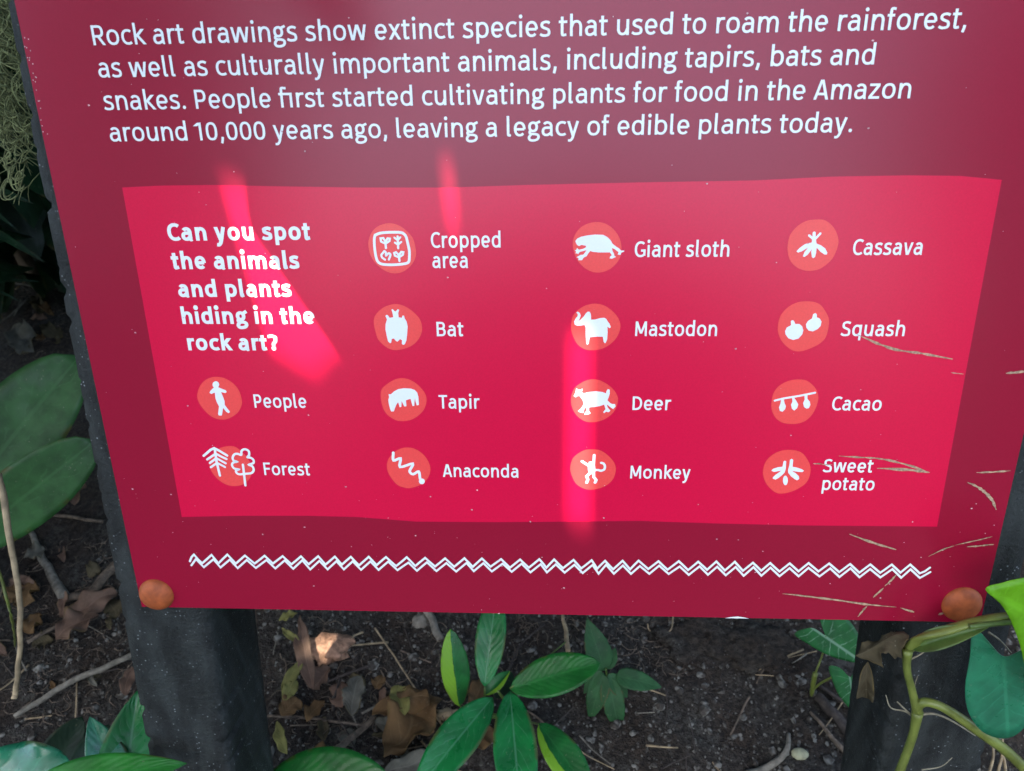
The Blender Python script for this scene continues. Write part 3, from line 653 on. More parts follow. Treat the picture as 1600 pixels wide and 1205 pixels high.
class Sheet:
    """flat print: polygons in board millimetres, each a hair above the one it overlaps"""
    def __init__(self, z):
        self.v, self.f, self.z = [], [], z
    def poly(self, pts, dz=0.0):
        b = len(self.v)
        self.v += [(x, y, self.z + dz) for x, y in pts]
        self.f.append(tuple(range(b, b + len(pts))))
    def stroke(self, pts, w, dz=0.0, ysq=1.0, caps=False, widths=None):
        P = [Vector((x, y)) for x, y in pts]
        P = [p for i, p in enumerate(P) if i == 0 or (p - P[i - 1]).length > 1e-4]
        closed = (P[0] - P[-1]).length < 0.02 * w + 1e-3 and len(P) > 4
        if closed:
            P = P[:-1]
        n = len(P)
        lft, rgt = [], []
        for i in range(n):
            a = P[i - 1] if (i or closed) else P[i]
            c = P[(i + 1) % n] if (i < n - 1 or closed) else P[i]
            d0 = (P[i] - a); d1 = (c - P[i])
            if d0.length < 1e-9: d0 = d1
            if d1.length < 1e-9: d1 = d0
            d0 = d0.normalized(); d1 = d1.normalized()
            t = d0 + d1
            t = d1 if t.length < 0.2 else t.normalized()
            nrm = Vector((-t.y, t.x))
            k = 1.0 / max(0.5, nrm.dot(Vector((-d1.y, d1.x))))
            ww = w * (widths[i] if widths else 1.0)
            o = Vector((nrm.x, nrm.y * ysq)) * (ww / 2 * k)
            lft.append(P[i] + o); rgt.append(P[i] - o)
        b = len(self.v)
        z = self.z + dz
        for l, r in zip(lft, rgt):
            self.v += [(l.x, l.y, z), (r.x, r.y, z)]
        for i in range(n if closed else n - 1):
            j = (i + 1) % n
            self.f.append((b + 2 * i, b + 2 * i + 1, b + 2 * j + 1, b + 2 * j))
        if caps and not closed:
            for end, nxt in ((0, 1), (n - 1, n - 2)):
                d = (P[end] - P[nxt]).normalized()
                a0 = math.atan2(d.y, d.x)
                pts_ = [(P[end].x + w / 2 * math.cos(a0 + a), P[end].y + w / 2 * math.sin(a0 + a)) for a in np.linspace(-math.pi / 2, math.pi / 2, 7)]
                self.poly(pts_, dz)
    def glyphs(self, text, u0, base, width, cap, weight):
        adv = [glyph(c, weight) for c in text]
        first = {'a': 44, 'R': 84, 's': 42, 'C': 52, 't': 18, 'h': 76, 'r': 76}.get(text[0], 60)
        total = sum(a for a, _ in adv) - first - 45
        sy = cap / 690.0
        sx = width / total
        x = -first
        for a, strokes in adv:
            for q, s in enumerate(strokes):
                dz = 0.012 * q
                if s[0] == 'D':
                    self.poly([(u0 + (x + s[1] + s[3] * math.cos(t)) * sx, base + (s[2] + s[3] * math.sin(t)) * sy) for t in np.linspace(0, 2 * math.pi, 15)[:-1]], dz)
                elif s[0] == 'H':
                    (xa, ya), (xb, yb) = s[1], s[2]
                    hw = weight / 2 * math.hypot(xb - xa, yb - ya) / max(1, abs(yb - ya)) * 0.97
                    self.poly([(u0 + (x + px_) * sx, base + py_ * sy) for px_, py_ in ((xa - hw, ya), (xa + hw, ya), (xb + hw, yb), (xb - hw, yb))], dz)
                else:
                    # stroke in em units, then scaled on to the board
                    tmp = Sheet(self.z)
                    tmp.stroke([(x + p[0], p[1]) for p in s], weight, 0.0, 0.84)
                    b = len(self.v)
                    self.v += [(u0 + p[0] * sx, base + p[1] * sy, self.z + dz) for p in tmp.v]
                    self.f += [tuple(b + i for i in f) for f in tmp.f]
            x += a
    def build(self, name, mat, parent):
        vs = [W(x / 1000, y / 1000, z / 1000) for x, y, z in self.v]
        # keep every face turned towards the reader
        fs = []
        for f in self.f:
            ar = sum(self.v[f[i]][0] * self.v[f[(i + 1) % len(f)]][1] - self.v[f[(i + 1) % len(f)]][0] * self.v[f[i]][1] for i in range(len(f)))
            fs.append(f if ar > 0 else f[::-1])
        return link(name, mesh(name, vs, fs), mat, parent)

# ------------------------------------------------------------------ the sign
sign = empty('information_sign', W(0.3, -0.36), 'crimson information sign about rock art on two charcoal posts', 'sign')
bpy.context.view_layer.update()
BH = 0.585
bv = [(0, 0, 0), (0.6, 0, 0), (0.6, BH, 0), (0, BH, 0), (0, 0, -0.004), (0.6, 0, -0.004), (0.6, BH, -0.004), (0, BH, -0.004)]
bme = mesh('board', [W(*p) for p in bv], [(0, 1, 2, 3), (5, 4, 7, 6), (0, 4, 5, 1), (1, 5, 6, 2), (2, 6, 7, 3), (3, 7, 4, 0)])
board = link('board', bme, M['border'], sign)
bme.materials.append(M['edge'])
for i in range(2, 6):
    bme.polygons[i].material_index = 1
bpy.context.view_layer.update()

sh = Sheet(0.15)
sh.poly(INNER)
sh.build('red_panel', M['inner'], board)
for text, u0, base, width, cap, wt in TEXT:
    sh = Sheet(0.45)
    sh.glyphs(text, u0, base, width, cap, wt)
    sh.build('lettering', M['white'], board)
for nm, disc, polys, strokes in ICONS:
    sh = Sheet(0.30)
    sh.poly([(p.x, p.y) for p in catmull([(x, y, 0) for x, y in disc], 4, True)])
    d = sh.build('icon_disc', M['disc'], board)
    sh = Sheet(0.45)
    for q, p in enumerate(polys):
        sh.poly(p, 0.012 * q)
    for q, (w, p) in enumerate(strokes):
        sh.stroke([(a.x, a.y) for a in catmull([(x, y, 0) for x, y in p], 4)] if len(p) > 5 else p, w, 0.012 * (len(polys) + q), caps=True)
    sh.build(nm + '_drawing', M['white'], board)
sh = Sheet(0.45)
jit = [(x + random.uniform(-0.3, 0.3), y + random.uniform(-0.35, 0.35)) for x, y in ZIGZAG]
jit = [(q.x, q.y) for q in catmull([(x, y, 0) for x, y in jit], 2)]
sh.stroke(jit, 1.5, caps=True)
z1 = sh.build('zigzag_line', M['white'], board)
sh = Sheet(0.47)
sh.stroke([(x + 0.9 + random.uniform(-0.35, 0.35), y - 3.8 + random.uniform(-0.3, 0.3)) for x, y in ZIGZAG], 1.45, caps=True)
sh.build('zigzag_line', M['white'], board)
for w, pts in SCRATCHES:
    sh = Sheet(0.62)
    P = [(p.x, p.y) for p in catmull([(x, y, 0) for x, y in pts], 5)]
    P = [(x + random.uniform(-0.12, 0.12), y + random.uniform(-0.12, 0.12)) for x, y in P]
    k = len(P)
    sh.stroke(P, w, widths=[random.uniform(0.35, 1.0) * min(1.0, 0.25 + 4.0 * min(i, k - 1 - i) / k) for i in range(k)])
    sh.build('scratch', M['scratch'], board)
sh = Sheet(0.66)
for k in range(230):
    x, y = random.uniform(4, 596), random.uniform(3, 400)
    if random.random() < 0.4:
        y = random.uniform(0, 110)
    r = random.choice((0.12, 0.16, 0.2, 0.2, 0.25, 0.35, 0.55))
    sh.poly([(x + r * random.uniform(0.5, 1.2) * math.cos(a) * 1.3, y + r * random.uniform(0.5, 1.2) * math.sin(a)) for a in np.linspace(0, 2 * math.pi, 8)[:-1]])
for k in range(22):
    y = random.uniform(330, 385)
    x = random.uniform(0.6, 4.0)
    sh.poly([(x + 0.35 * math.cos(a), y + 0.35 * math.sin(a)) for a in np.linspace(0, 2 * math.pi, 7)[:-1]])
dust = sh.build('dust', M['speck'], board)
tag(dust, kind='stuff')
sh = Sheet(0.64)
sh.poly([(424, 0.02), (441, 0.02), (438, 0.8), (433, 1.7), (428, 1.0)])
sh.build('paint_chip', M['chip'], board)

def post(u_top, u_bot, v_top, v_bot, width, depth):
    """slightly splayed plastic post with worn, rippled faces"""
    bm_ = bmesh.new()
    nu, nn, nv = 10, 8, 400
    ring = []
    r = 0.004
    for i in range(nu + 1): ring.append((-width / 2 + width * i / nu, 0.0))
    for i in range(1, nn + 1): ring.append((width / 2, -depth * i / nn))
    for i in range(1, nu + 1): ring.append((width / 2 - width * i / nu, -depth))
    for i in range(1, nn): ring.append((-width / 2, -depth + depth * i / nn))
    def rnd(u, n_):
        # round the four long corners
        cu = min(max(u, -width / 2 + r), width / 2 - r); cn = min(max(n_, -depth + r), -r)
        du, dn = u - cu, n_ - cn
        l_ = math.hypot(du, dn)
        return (cu + du / l_ * r, cn + dn / l_ * r) if l_ > r else (u, n_)
    rows = []
    for j in range(nv + 1):
        t = j / nv
        v_ = v_bot + (v_top - v_bot) * t
        uc = u_bot + (u_top - u_bot) * t
        row = []
        for (a, b) in ring:
            a, b = rnd(a, b)
            q = noise.noise((a * 60 + uc * 10, b * 60, v_ * 45)) * 0.0007
            edge = abs(abs(a) - width / 2) < 0.006
            if edge:
                q -= 0.0045 * max(0.0, noise.noise((uc * 2.0, 4.0, v_ * 95)) - 0.18) ** 0.6 * (1.0 if b > -0.03 else 0.3)
            a2 = a * (1 + q / (width / 2)); b2 = b - 0.0042 + (q if b < -0.01 else -abs(q) * 0.6)
            row.append(bm_.verts.new(W(uc + a2, v_, b2)))
        rows.append(row)
    k = len(ring)
    for j in range(nv):
        for i in range(k):
            bm_.faces.new((rows[j][i], rows[j][(i + 1) % k], rows[j + 1][(i + 1) % k], rows[j + 1][i]))
    bm_.faces.new(rows[0][::-1]); bm_.faces.new(rows[-1])
    bmesh.ops.recalc_face_normals(bm_, faces=bm_.faces[:])
    me = bpy.data.meshes.new('post')
    bm_.to_mesh(me); bm_.free()
    me.polygons.foreach_set('use_smooth', [True] * len(me.polygons))
    return link('post', me, M['post'], sign)
post(0.0315, 0.0010, 0.62, -0.46, 0.068, 0.082)
post(0.568, 0.602, 0.62, -0.46, 0.075, 0.072)

def cap(u, v_, r):
    prof = [(0.0, 0.0062), (r * 0.3, 0.0060), (r * 0.6, 0.0052), (r * 0.82, 0.0038), (r * 0.95, 0.0020), (r, 0.0006), (r, 0.0)]
    vs, fs = [W(u, v_, 0.0062)], []
    n = 40
    for (a, b) in prof[1:]:
        for k in range(n):
            t = 2 * math.pi * k / n
            vs.append(W(u + a * math.cos(t), v_ + a * math.sin(t), b))
    for k in range(n):
        fs.append((0, 1 + k, 1 + (k + 1) % n))
    for j in range(len(prof) - 2):
        for k in range(n):
            a, b = 1 + j * n + k, 1 + j * n + (k + 1) % n
            fs.append((a, a + n, b + n, b))
    return link('bolt_cap', mesh('bolt_cap', vs, fs, smooth=True), M['cap'], sign)
cap(0.0131, 0.0112, 0.0128)
cap(0.5848, 0.0150, 0.0135)

# ------------------------------------------------------------------ plants
M['deep'] = leaf_mat('deep_green_leaf', (0.010, 0.125, 0.018), veinmix=0.25, freq=11, rough=0.34, spots=0.25)
M['varg'] = leaf_mat('half_yellow_leaf', (0.011, 0.125, 0.026), veinmix=0.2, freq=10, rough=0.34, vari=0.08, varicol=(0.20, 0.42, 0.03), side=-1.0)
M['varg2'] = leaf_mat('yellow_edged_leaf', (0.011, 0.125, 0.026), veinmix=0.2, freq=10, rough=0.34, vari=0.42, varicol=(0.20, 0.42, 0.03), side=1.0)
M['mid'] = leaf_mat('mid_green_leaf', (0.008, 0.155, 0.034), vein=(0.12, 0.30, 0.18), veinmix=0.38, freq=8, rough=0.32)
M['weed'] = leaf_mat('dull_green_leaf', (0.020, 0.088, 0.026), veinmix=0.2, freq=7, rough=0.55)
M['arrow'] = leaf_mat('pale_veined_leaf', (0.014, 0.125, 0.026), vein=(0.22, 0.38, 0.24), veinmix=0.75, freq=5, rough=0.40)
M['left'] = leaf_mat('blue_green_leaf', (0.028, 0.098, 0.026), veinmix=0.22, freq=7, rough=0.45, spec=0.25, spots=0.35)
M['teal'] = leaf_mat('glossy_vine_leaf', (0.019, 0.190, 0.092), veinmix=0.30, freq=6, rough=0.27, spec=0.7, spots=0.3)
M['lime'] = leaf_mat('lime_vine_leaf', (0.150, 0.40, 0.014), veinmix=0.25, freq=6, rough=0.33, trans=0.4)
M['olive'] = leaf_mat('olive_leaf', (0.060, 0.095, 0.025), veinmix=0.15, freq=14, rough=0.5)
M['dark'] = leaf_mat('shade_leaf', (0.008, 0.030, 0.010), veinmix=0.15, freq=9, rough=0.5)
M['front'] = leaf_mat('bright_green_leaf', (0.022, 0.175, 0.022), veinmix=0.2, freq=10, rough=0.36)
M['canopy'] = leaf_mat('canopy_leaf', (0.030, 0.085, 0.020), veinmix=0.15, freq=9, rough=0.5, trans=0.12)
M['brown'] = leaf_mat('dead_brown_leaf', (0.130, 0.078, 0.034), vein=(0.20, 0.14, 0.07), veinmix=0.4, freq=7, rough=0.8, trans=0.15, spec=0.2)
M['tan'] = leaf_mat('dead_tan_leaf', (0.150, 0.095, 0.065), veinmix=0.3, freq=7, rough=0.8, trans=0.15, spec=0.2)
M['yellow'] = leaf_mat('withered_yellow_leaf', (0.200, 0.190, 0.055), veinmix=0.2, freq=7, rough=0.7, trans=0.2, spec=0.3)
M['grey'] = leaf_mat('grey_dead_leaf', (0.115, 0.110, 0.085), veinmix=0.3, freq=7, rough=0.85, trans=0.1, spec=0.2)
M['husk'] = leaf_mat('olive_brown_husk', (0.075, 0.062, 0.034), veinmix=0.3, freq=7, rough=0.85, trans=0.1, spec=0.15)
M['stem'] = plain_mat('green_stem', (0.070, 0.120, 0.025), 0.42, var=0.25, scale=90)
M['vine'] = plain_mat('olive_vine_stem', (0.120, 0.150, 0.030), 0.40, var=0.3, scale=70)
M['straw'] = plain_mat('straw', (0.300, 0.230, 0.130), 0.75, var=0.35, scale=90)
M['twig'] = plain_mat('twig_bark', (0.120, 0.092, 0.064), 0.85, var=0.45, scale=150)
M['palet'] = plain_mat('pale_twig', (0.170, 0.155, 0.120), 0.85, var=0.35, scale=150)
M['darkt'] = plain_mat('dark_twig', (0.050, 0.040, 0.032), 0.9, var=0.4, scale=150)
M['root'] = plain_mat('aerial_root', (0.230, 0.210, 0.140), 0.8, var=0.3, scale=200)
M['moss'] = plain_mat('pale_hanging_moss', (0.165, 0.185, 0.075), 0.9, var=0.5, scale=110)
M['bark'] = plain_mat('tree_bark', (0.090, 0.070, 0.050), 0.9, var=0.5, scale=14, bstr=0.8, bdist=0.02)
M['clod'] = plain_mat('sunlit_clod', (0.36, 0.20, 0.12), 0.9, var=0.4, scale=120, bstr=0.8, bdist=0.004)  # bright tone painted in for a sunlit spot of soil
M['stone'] = plain_mat('pale_pebble', (0.33, 0.33, 0.20), 0.7, var=0.2, scale=200)

PROF = {
    'lance': lambda t: max(0.0, math.sin(math.pi * t ** 0.82)) ** 0.85,
    'ellip': lambda t: max(0.0, math.sin(math.pi * t)) ** 0.62,
    'broad': lambda t: max(0.0, math.sin(math.pi * t ** 1.25)) ** 0.6,
    'taper': lambda t: (min(1.0, t * 5.0) ** 0.7) * (1 - t) ** 0.55 * 1.1,
    'strap': lambda t: min(1.0, 7 * t + 0.02) ** 0.7 * min(1.0, 7 * (1 - t) + 0.02) ** 0.7,
    'blunt': lambda t: max(0.0, math.sin(math.pi * t ** 1.35)) ** 0.48,
    'ovate': lambda t: max(0.0, math.sin(math.pi * t ** 0.62)) ** 0.8,
}

def leaf(parent, base, tip, width, mat, prof='lance', facing=None, fold=0.22, arch=0.07, wave=0.0, rough=0.0, twist=0.0, serr=0.0, name='leaf', n=20, curl=0.0):
    """one blade from base to tip; facing is the way its upper side looks"""
    base, tip = Vector(base), Vector(tip)
    ax = tip - base
    Ln = ax.length
    axn = ax.normalized()
    if facing is None:
        facing = (CAM - (base + tip) / 2).normalized() + Vector((0, 0, 0.5))
    side = axn.cross(facing).normalized()
    up = side.cross(axn).normalized()
    k = 5
    vs, uv, fs = [], [], []
    sd = random.uniform(0, 50)
    for j in range(n + 1):
        t = j / n
        half = width / 2 * max(PROF[prof](t), 0.012)
        if serr:
            half *= 1 + serr * ((t * 9) % 1.0 - 0.5)
        c = base + ax * t + up * (arch * Ln * 4 * t * (1 - t))
        a = twist * (t - 0.5)
        sd_ = side * math.cos(a) + up * math.sin(a)
        up_ = up * math.cos(a) - side * math.sin(a)
        for i in range(-k, k + 1):
            s = i / k
            z = fold * abs(s) * half + wave * half * math.sin(t * 15 + sd + (2.0 if s > 0 else 0)) * s * s
            z -= curl * half * s * s
            q = c + sd_ * (s * half) + up_ * z
            if rough:
                q = q + Vector(noise.noise_vector((q * 40) + Vector((sd, 0, 0)))) * rough
            vs.append(q)
            uv.append((0.5 + 0.5 * s, t))
    m_ = 2 * k + 1
    for j in range(n):
        for i in range(2 * k):
            a = j * m_ + i
            fs.append((a, a + 1, a + m_ + 1, a + m_))
    me = mesh(name, vs, fs, uv, True)
    o = link(name, me, mat, parent)
    so = o.modifiers.new('thickness', 'SOLIDIFY')
    so.thickness = 0.0004
    so.offset = -1
    return o

def fan_leaf(parent, pts, heart, axis_tip, mat, bulge=0.0, ripple=0.0, facing=None, name='leaf'):
    """heart- or arrow-shaped blade: closed outline (world points) fanned out from where the stalk joins"""
    O = catmull(pts, 5, True)
    heart, axis_tip = Vector(heart), Vector(axis_tip)
    ax = axis_tip - heart
    Ln = ax.length
    axn = ax.normalized()
    facing = facing or (CAM - heart).normalized()
    side = axn.cross(facing).normalized()
    up = side.cross(axn).normalized()
    rings = 8
    vs, uv, fs = [heart], [(0.5, 0.0)], []
    wmax = max(abs((p - heart).dot(side)) for p in O)
    for r in range(1, rings + 1):
        t = r / rings
        for p in O:
            d = p - heart
            x, y = d.dot(side) * t, d.dot(axn) * t
            z = d.dot(up) * t + bulge * (abs(x) - x * x / wmax) * 2 + ripple * math.sin(18 * y / Ln + x / wmax * 3) * t * abs(x) / wmax
            vs.append(heart + side * x + axn * y + up * z)
            uv.append((0.5 + 0.5 * x / wmax, max(0.0, y / Ln) if y > 0 else -y / Ln))
    m_ = len(O)
    for i in range(m_):
        fs.append((0, 1 + i, 1 + (i + 1) % m_))
    for r in range(rings - 1):
        for i in range(m_):
            a, b = 1 + r * m_ + i, 1 + r * m_ + (i + 1) % m_
            fs.append((a, a + m_, b + m_, b))
    me = mesh(name, vs, fs, uv, True)
    o = link(name, me, mat, parent)
    so = o.modifiers.new('thickness', 'SOLIDIFY')
    so.thickness = 0.0005
    so.offset = 0
    return o

def px2m(px_, depth):
    return px_ / FPX * depth

def P(spec):
    """(px, py, depth) or ('g', px, py[, lift]) for a point on the ground"""
    if spec[0] == 'g':
        return gnd(spec[1], spec[2], spec[3] if len(spec) > 3 else 0.0)
    return at(*spec)

def B(px, py, n):
    """a point that lies n metres in front of the board's plane, on the line of sight of a photo pixel"""
    o = W(0, 0, n)
    nn = Wd(0, 0, 1)
    d = ray(px, py)
    return CAM + d * ((o - CAM).dot(nn) / d.dot(nn))

def leafp(parent, b, t, wpx, mat, prof='lance', **kw):
    b_, t_ = P(b), P(t)
    dep = ((b_ + t_) / 2 - CAM).dot(FWD)
    return leaf(parent, b_, t_, px2m(wpx, dep), mat, prof, **kw)

def stemp(parent, pts, wpx, mat, name='stem', sides=7, flat=1.0):
    q = [P(p) if isinstance(p, tuple) else p for p in pts]
    dep = (q[len(q) // 2] - CAM).dot(FWD)
    ws = wpx if hasattr(wpx, '__len__') else (wpx, wpx)
    me = tube(q, [px2m(w, dep) / 2 for w in ws], sides=sides, flat=flat)
    return link(name, me, mat, parent)

UPW = Vector((0, 0, 1))
def tilt(x, y, z=1.0):
    return Vector((x, y, z)).normalized()

# variegated plant in the middle of the gap under the board
hub = gnd(785, 1120)
va = empty('variegated_plant', hub, 'glossy green plant with yellow-splashed leaves growing below the board', 'plant')
stemp(va, [hub - UPW * 0.01, (790, 1100, 0.80), (778, 1080, 0.77)], (7, 4), M['stem'])
stemp(va, [hub, (760, 1110, 0.80), (757, 1074, 0.775)], (5, 3), M['stem'])
stemp(va, [hub, (730, 1122, 0.82), (718, 1100, 0.80)], (4, 2), M['stem'])
stemp(va, [(797, 1076, 0.77), (838, 1042, 0.775), (884, 1003, 0.79)], (3.5, 2.2), M['stem'])
stemp(va, [hub, (825, 1128, 0.80), (843, 1132, 0.785)], (4, 2.5), M['stem'])
leafp(va, (718, 1104, 0.80), (704, 983, 0.79), 44, M['varg'], 'ellip', fold=0.10, arch=0.04)
leafp(va, (757, 1073, 0.775), (776, 925, 0.80), 47, M['mid'], 'ellip', fold=0.16, arch=0.03)
leafp(va, (797, 1077, 0.77), (938, 1036, 0.765), 62, M['deep'], 'ellip', fold=0.18, arch=0.05)
leafp(va, (770, 1090, 0.77), (648, 1240, 0.70), 64, M['mid'], 'ellip', fold=0.26, arch=0.05)
leafp(va, (797, 1080, 0.77), (815, 1285, 0.69), 68, M['mid'], 'ellip', fold=0.26, arch=0.05)
leafp(va, (842, 1130, 0.785), (925, 1245, 0.74), 54, M['varg2'], 'ellip', fold=0.2, arch=0.04)
leafp(va, (757, 1086, 0.79), (797, 1048, 0.80), 22, M['varg2'], 'lance', fold=0.3)
leafp(va, (775, 1092, 0.80), (800, 1050, 0.82), 34, M['dark'], 'lance', fold=0.2)

# small dull weed
hub = gnd(950, 1080)
we = empty('small_weed', hub, 'small dull-green weed with a rosette of toothed leaves on bare soil', 'plant')
stemp(we, [hub - UPW * 0.01, (948, 1065, 0.86), (947, 1045, 0.845)], (5, 3), M['stem'])
for b, t, w in [((944, 1048), (917, 966), 42), ((950, 1053), (980, 1090), 28), ((962, 1056), (1034, 1074), 32), ((943, 1052), (921, 1126), 34), ((950, 1058), (968, 1148), 36), ((940, 1046), (912, 1084), 20), ((950, 1046), (962, 1012), 18)]:
    leafp(we, (*b, 0.848), (*t, 0.852), w, M['weed'], 'ovate' if w > 30 else 'lance', serr=0.10, fold=0.15, arch=0.06)

# arrowhead plant by the right post
hub = gnd(1272, 1112)
ar = empty('arrowhead_plant', hub, 'young plant with white-veined arrowhead leaves beside the post', 'plant')
stemp(ar, [hub - UPW * 0.008, (1268, 1100, 0.875), (1270, 1072, 0.86), (1274, 1052, 0.85)], (7, 8), M['vine'])
stemp(ar, [(1270, 1078, 0.862), (1285, 1066, 0.85), (1308, 1056, 0.83), (1327, 1058, 0.82)], (4, 3), M['vine'])
stemp(ar, [(1274, 1052, 0.85), (1286, 1020, 0.845), (1290, 994, 0.83)], (3, 3), M['vine'])
def pxs(pts, d0, d1=None):
    d1 = d1 or d0
    k = len(pts)
    return [at(x, y, d0 + (d1 - d0) * (y - 960) / 150.0) for x, y in pts]
fan_leaf(ar, pxs([(1290, 993), (1268, 981), (1241, 990), (1262, 1006), (1300, 1026), (1348, 1035), (1346, 1006), (1336, 982), (1318, 962), (1296, 950), (1281, 956), (1283, 976)], 0.83), at(1291, 996, 0.83), at(1348, 1035, 0.83), M['arrow'], bulge=0.05)
fan_leaf(ar, pxs([(1328, 1058), (1312, 1043), (1296, 1041), (1298, 1056), (1312, 1088), (1337, 1112), (1346, 1078), (1347, 1056), (1342, 1045), (1336, 1048)], 0.81), at(1328, 1061, 0.81), at(1337, 1112, 0.81), M['arrow'], bulge=0.05)

# climbing vine on the right post
vi = empty('climbing_vine', W(0.56, -0.33, 0.01), 'olive-stemmed vine with heart-shaped leaves climbing the post with the scratched corner', 'vine')
stemp(vi, [B(1392, 1240, 0.012), B(1408, 1200, 0.011), B(1426, 1150, 0.011), B(1434, 1112, 0.013)], (15, 14, 13, 13, 17), M['vine'], sides=10)
stemp(vi, [B(1434, 1114, 0.013), B(1424, 1075, 0.012), B(1417, 1045, 0.012), B(1418, 1016, 0.014)], (17, 13, 12, 12, 12, 16), M['vine'], sides=10)
stemp(vi, [B(1432, 1106, 0.013), B(1446, 1097, 0.016), B(1478, 1108, 0.02), B(1530, 1143, 0.022), B(1575, 1176, 0.02), B(1625, 1225, 0.02)], (15, 14, 17, 17), M['vine'], sides=10)
stemp(vi, [B(1420, 1014, 0.014), B(1440, 996, 0.02), B(1475, 986, 0.026), B(1530, 970, 0.03), B(1580, 962, 0.03), B(1640, 962, 0.03)], (17, 22, 15, 13), M['vine'], sides=10, flat=0.6)
leaf(vi, B(1424, 1014, 0.016), B(1545, 980, 0.034), px2m(30, 0.56), M['stem'], 'lance', fold=0.7, arch=0.10, name='leaf_sheath')
stemp(vi, [B(1515, 979, 0.034), B(1560, 974, 0.034), B(1645, 968, 0.036)], (9, 9), M['stem'])
for nm, pts, w in [('r', [(1430, 1124), (1415, 1112), (1392, 1106), (1384, 1086)], (3.5, 1.5)), ('r', [(1434, 1124), (1418, 1112), (1402, 1097)], (3, 2.5)), ('r', [(1440, 1116), (1462, 1116), (1490, 1128), (1524, 1150)], (5, 2)), ('r', [(1424, 1030), (1442, 1020), (1462, 1004)], (3, 1.5)), ('r', [(1428, 1085), (1430, 1068), (1434, 1056)], (2.2, 1)), ('r', [(1440, 1203), (1470, 1198), (1488, 1184)], (2.5, 1)), ('r', [(1545, 988), (1562, 1000), (1580, 1020)], (4, 2))]:
    stemp(vi, [B(x, y, 0.008) for x, y in pts], w, M['root'], name='aerial_root', sides=5)
def bx(pts, n0, k=0.0):
    return [B(x, y, n0 + k * (1100 - y)) for x, y in pts]
fan_leaf(vi, bx([(1568, 1026), (1548, 1008), (1532, 988), (1520, 985), (1517, 1000), (1515, 1030), (1508, 1072), (1513, 1112), (1536, 1143), (1575, 1153), (1606, 1128), (1624, 1080), (1622, 1030), (1606, 1012), (1588, 1020)], 0.032), B(1568, 1030, 0.030), B(1575, 1153, 0.034), M['teal'], bulge=0.05)
fan_leaf(vi, bx([(1540, 921), (1566, 910), (1600, 902), (1650, 900), (1700, 930), (1715, 990), (1690, 1060), (1650, 1100), (1618, 1095), (1602, 1050), (1590, 1000), (1568, 950)], 0.055), B(1660, 985, 0.055), B(1541, 921, 0.055), M['lime'], bulge=0.04)
dl = [B(1348, 1012, 0.0), B(1352, 1002, 0.012), B(1422, 985, 0.016)]
leaf(vi, B(1345, 1020, 0.004), B(1426, 1000, 0.016), px2m(44, 0.6), M['husk'], 'broad', fold=-0.6, rough=0.010, wave=0.6, serr=0.3, name='withered_leaf')
leaf(vi, B(1356, 1032, 0.002), B(1350, 1092, -0.004), px2m(26, 0.6), M['husk'], 'ellip', fold=0.8, rough=0.006, wave=0.3, name='withered_leaf')

# broad leaves at the left post
lp = empty('broad_leaved_plant', gnd(-110, 930), 'plant with broad blunt blue-green leaves reaching the chipped post edge', 'plant')
leafp(lp, (-110, 860, 0.80), (126, 556, 0.80), 132, M['left'], 'blunt', fold=0.10, arch=0.05, facing=(CAM - at(60, 660, 0.8)).normalized() + Vector((-0.2, 0, 0.2)))
leafp(lp, (-95, 880, 0.78), (150, 688, 0.76), 100, M['left'], 'blunt', fold=0.06, arch=0.05, facing=(CAM - at(60, 760, 0.8)).normalized())
stemp(lp, [gnd(-110, 930), at(-112, 890, 0.80), at(-105, 858, 0.80)], (10, 8), M['stem'])
stemp(lp, [gnd(-110, 930), at(-105, 900, 0.79), at(-92, 879, 0.78)], (10, 8), M['stem'])

# dim grassy leaves behind
dg = empty('strap_leaved_plant', gnd(-160, 560), 'dim plant with long narrow drooping leaves behind the hanging moss', 'plant')
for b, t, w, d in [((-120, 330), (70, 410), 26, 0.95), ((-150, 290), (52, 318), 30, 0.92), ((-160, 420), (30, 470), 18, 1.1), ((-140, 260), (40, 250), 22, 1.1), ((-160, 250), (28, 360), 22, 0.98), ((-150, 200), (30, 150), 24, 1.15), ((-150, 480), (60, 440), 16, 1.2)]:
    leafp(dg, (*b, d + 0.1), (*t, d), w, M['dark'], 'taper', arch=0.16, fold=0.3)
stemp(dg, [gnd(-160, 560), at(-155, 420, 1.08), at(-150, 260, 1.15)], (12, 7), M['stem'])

# olive leaf hanging over the board's corner
ol = empty('olive_leaf_sprig', at(34, -70, 0.47), 'single olive-green pointed leaf hanging over the edge of the board near the moss', 'leaf')
leafp(ol, (32, -60, 0.47), (36, 92, 0.49), 33, M['olive'], 'lance', fold=0.15, arch=-0.02)
stemp(ol, [at(30, -160, 0.47), at(31, -110, 0.468), at(32, -58, 0.47)], (4, 3), M['twig'], name='twig')

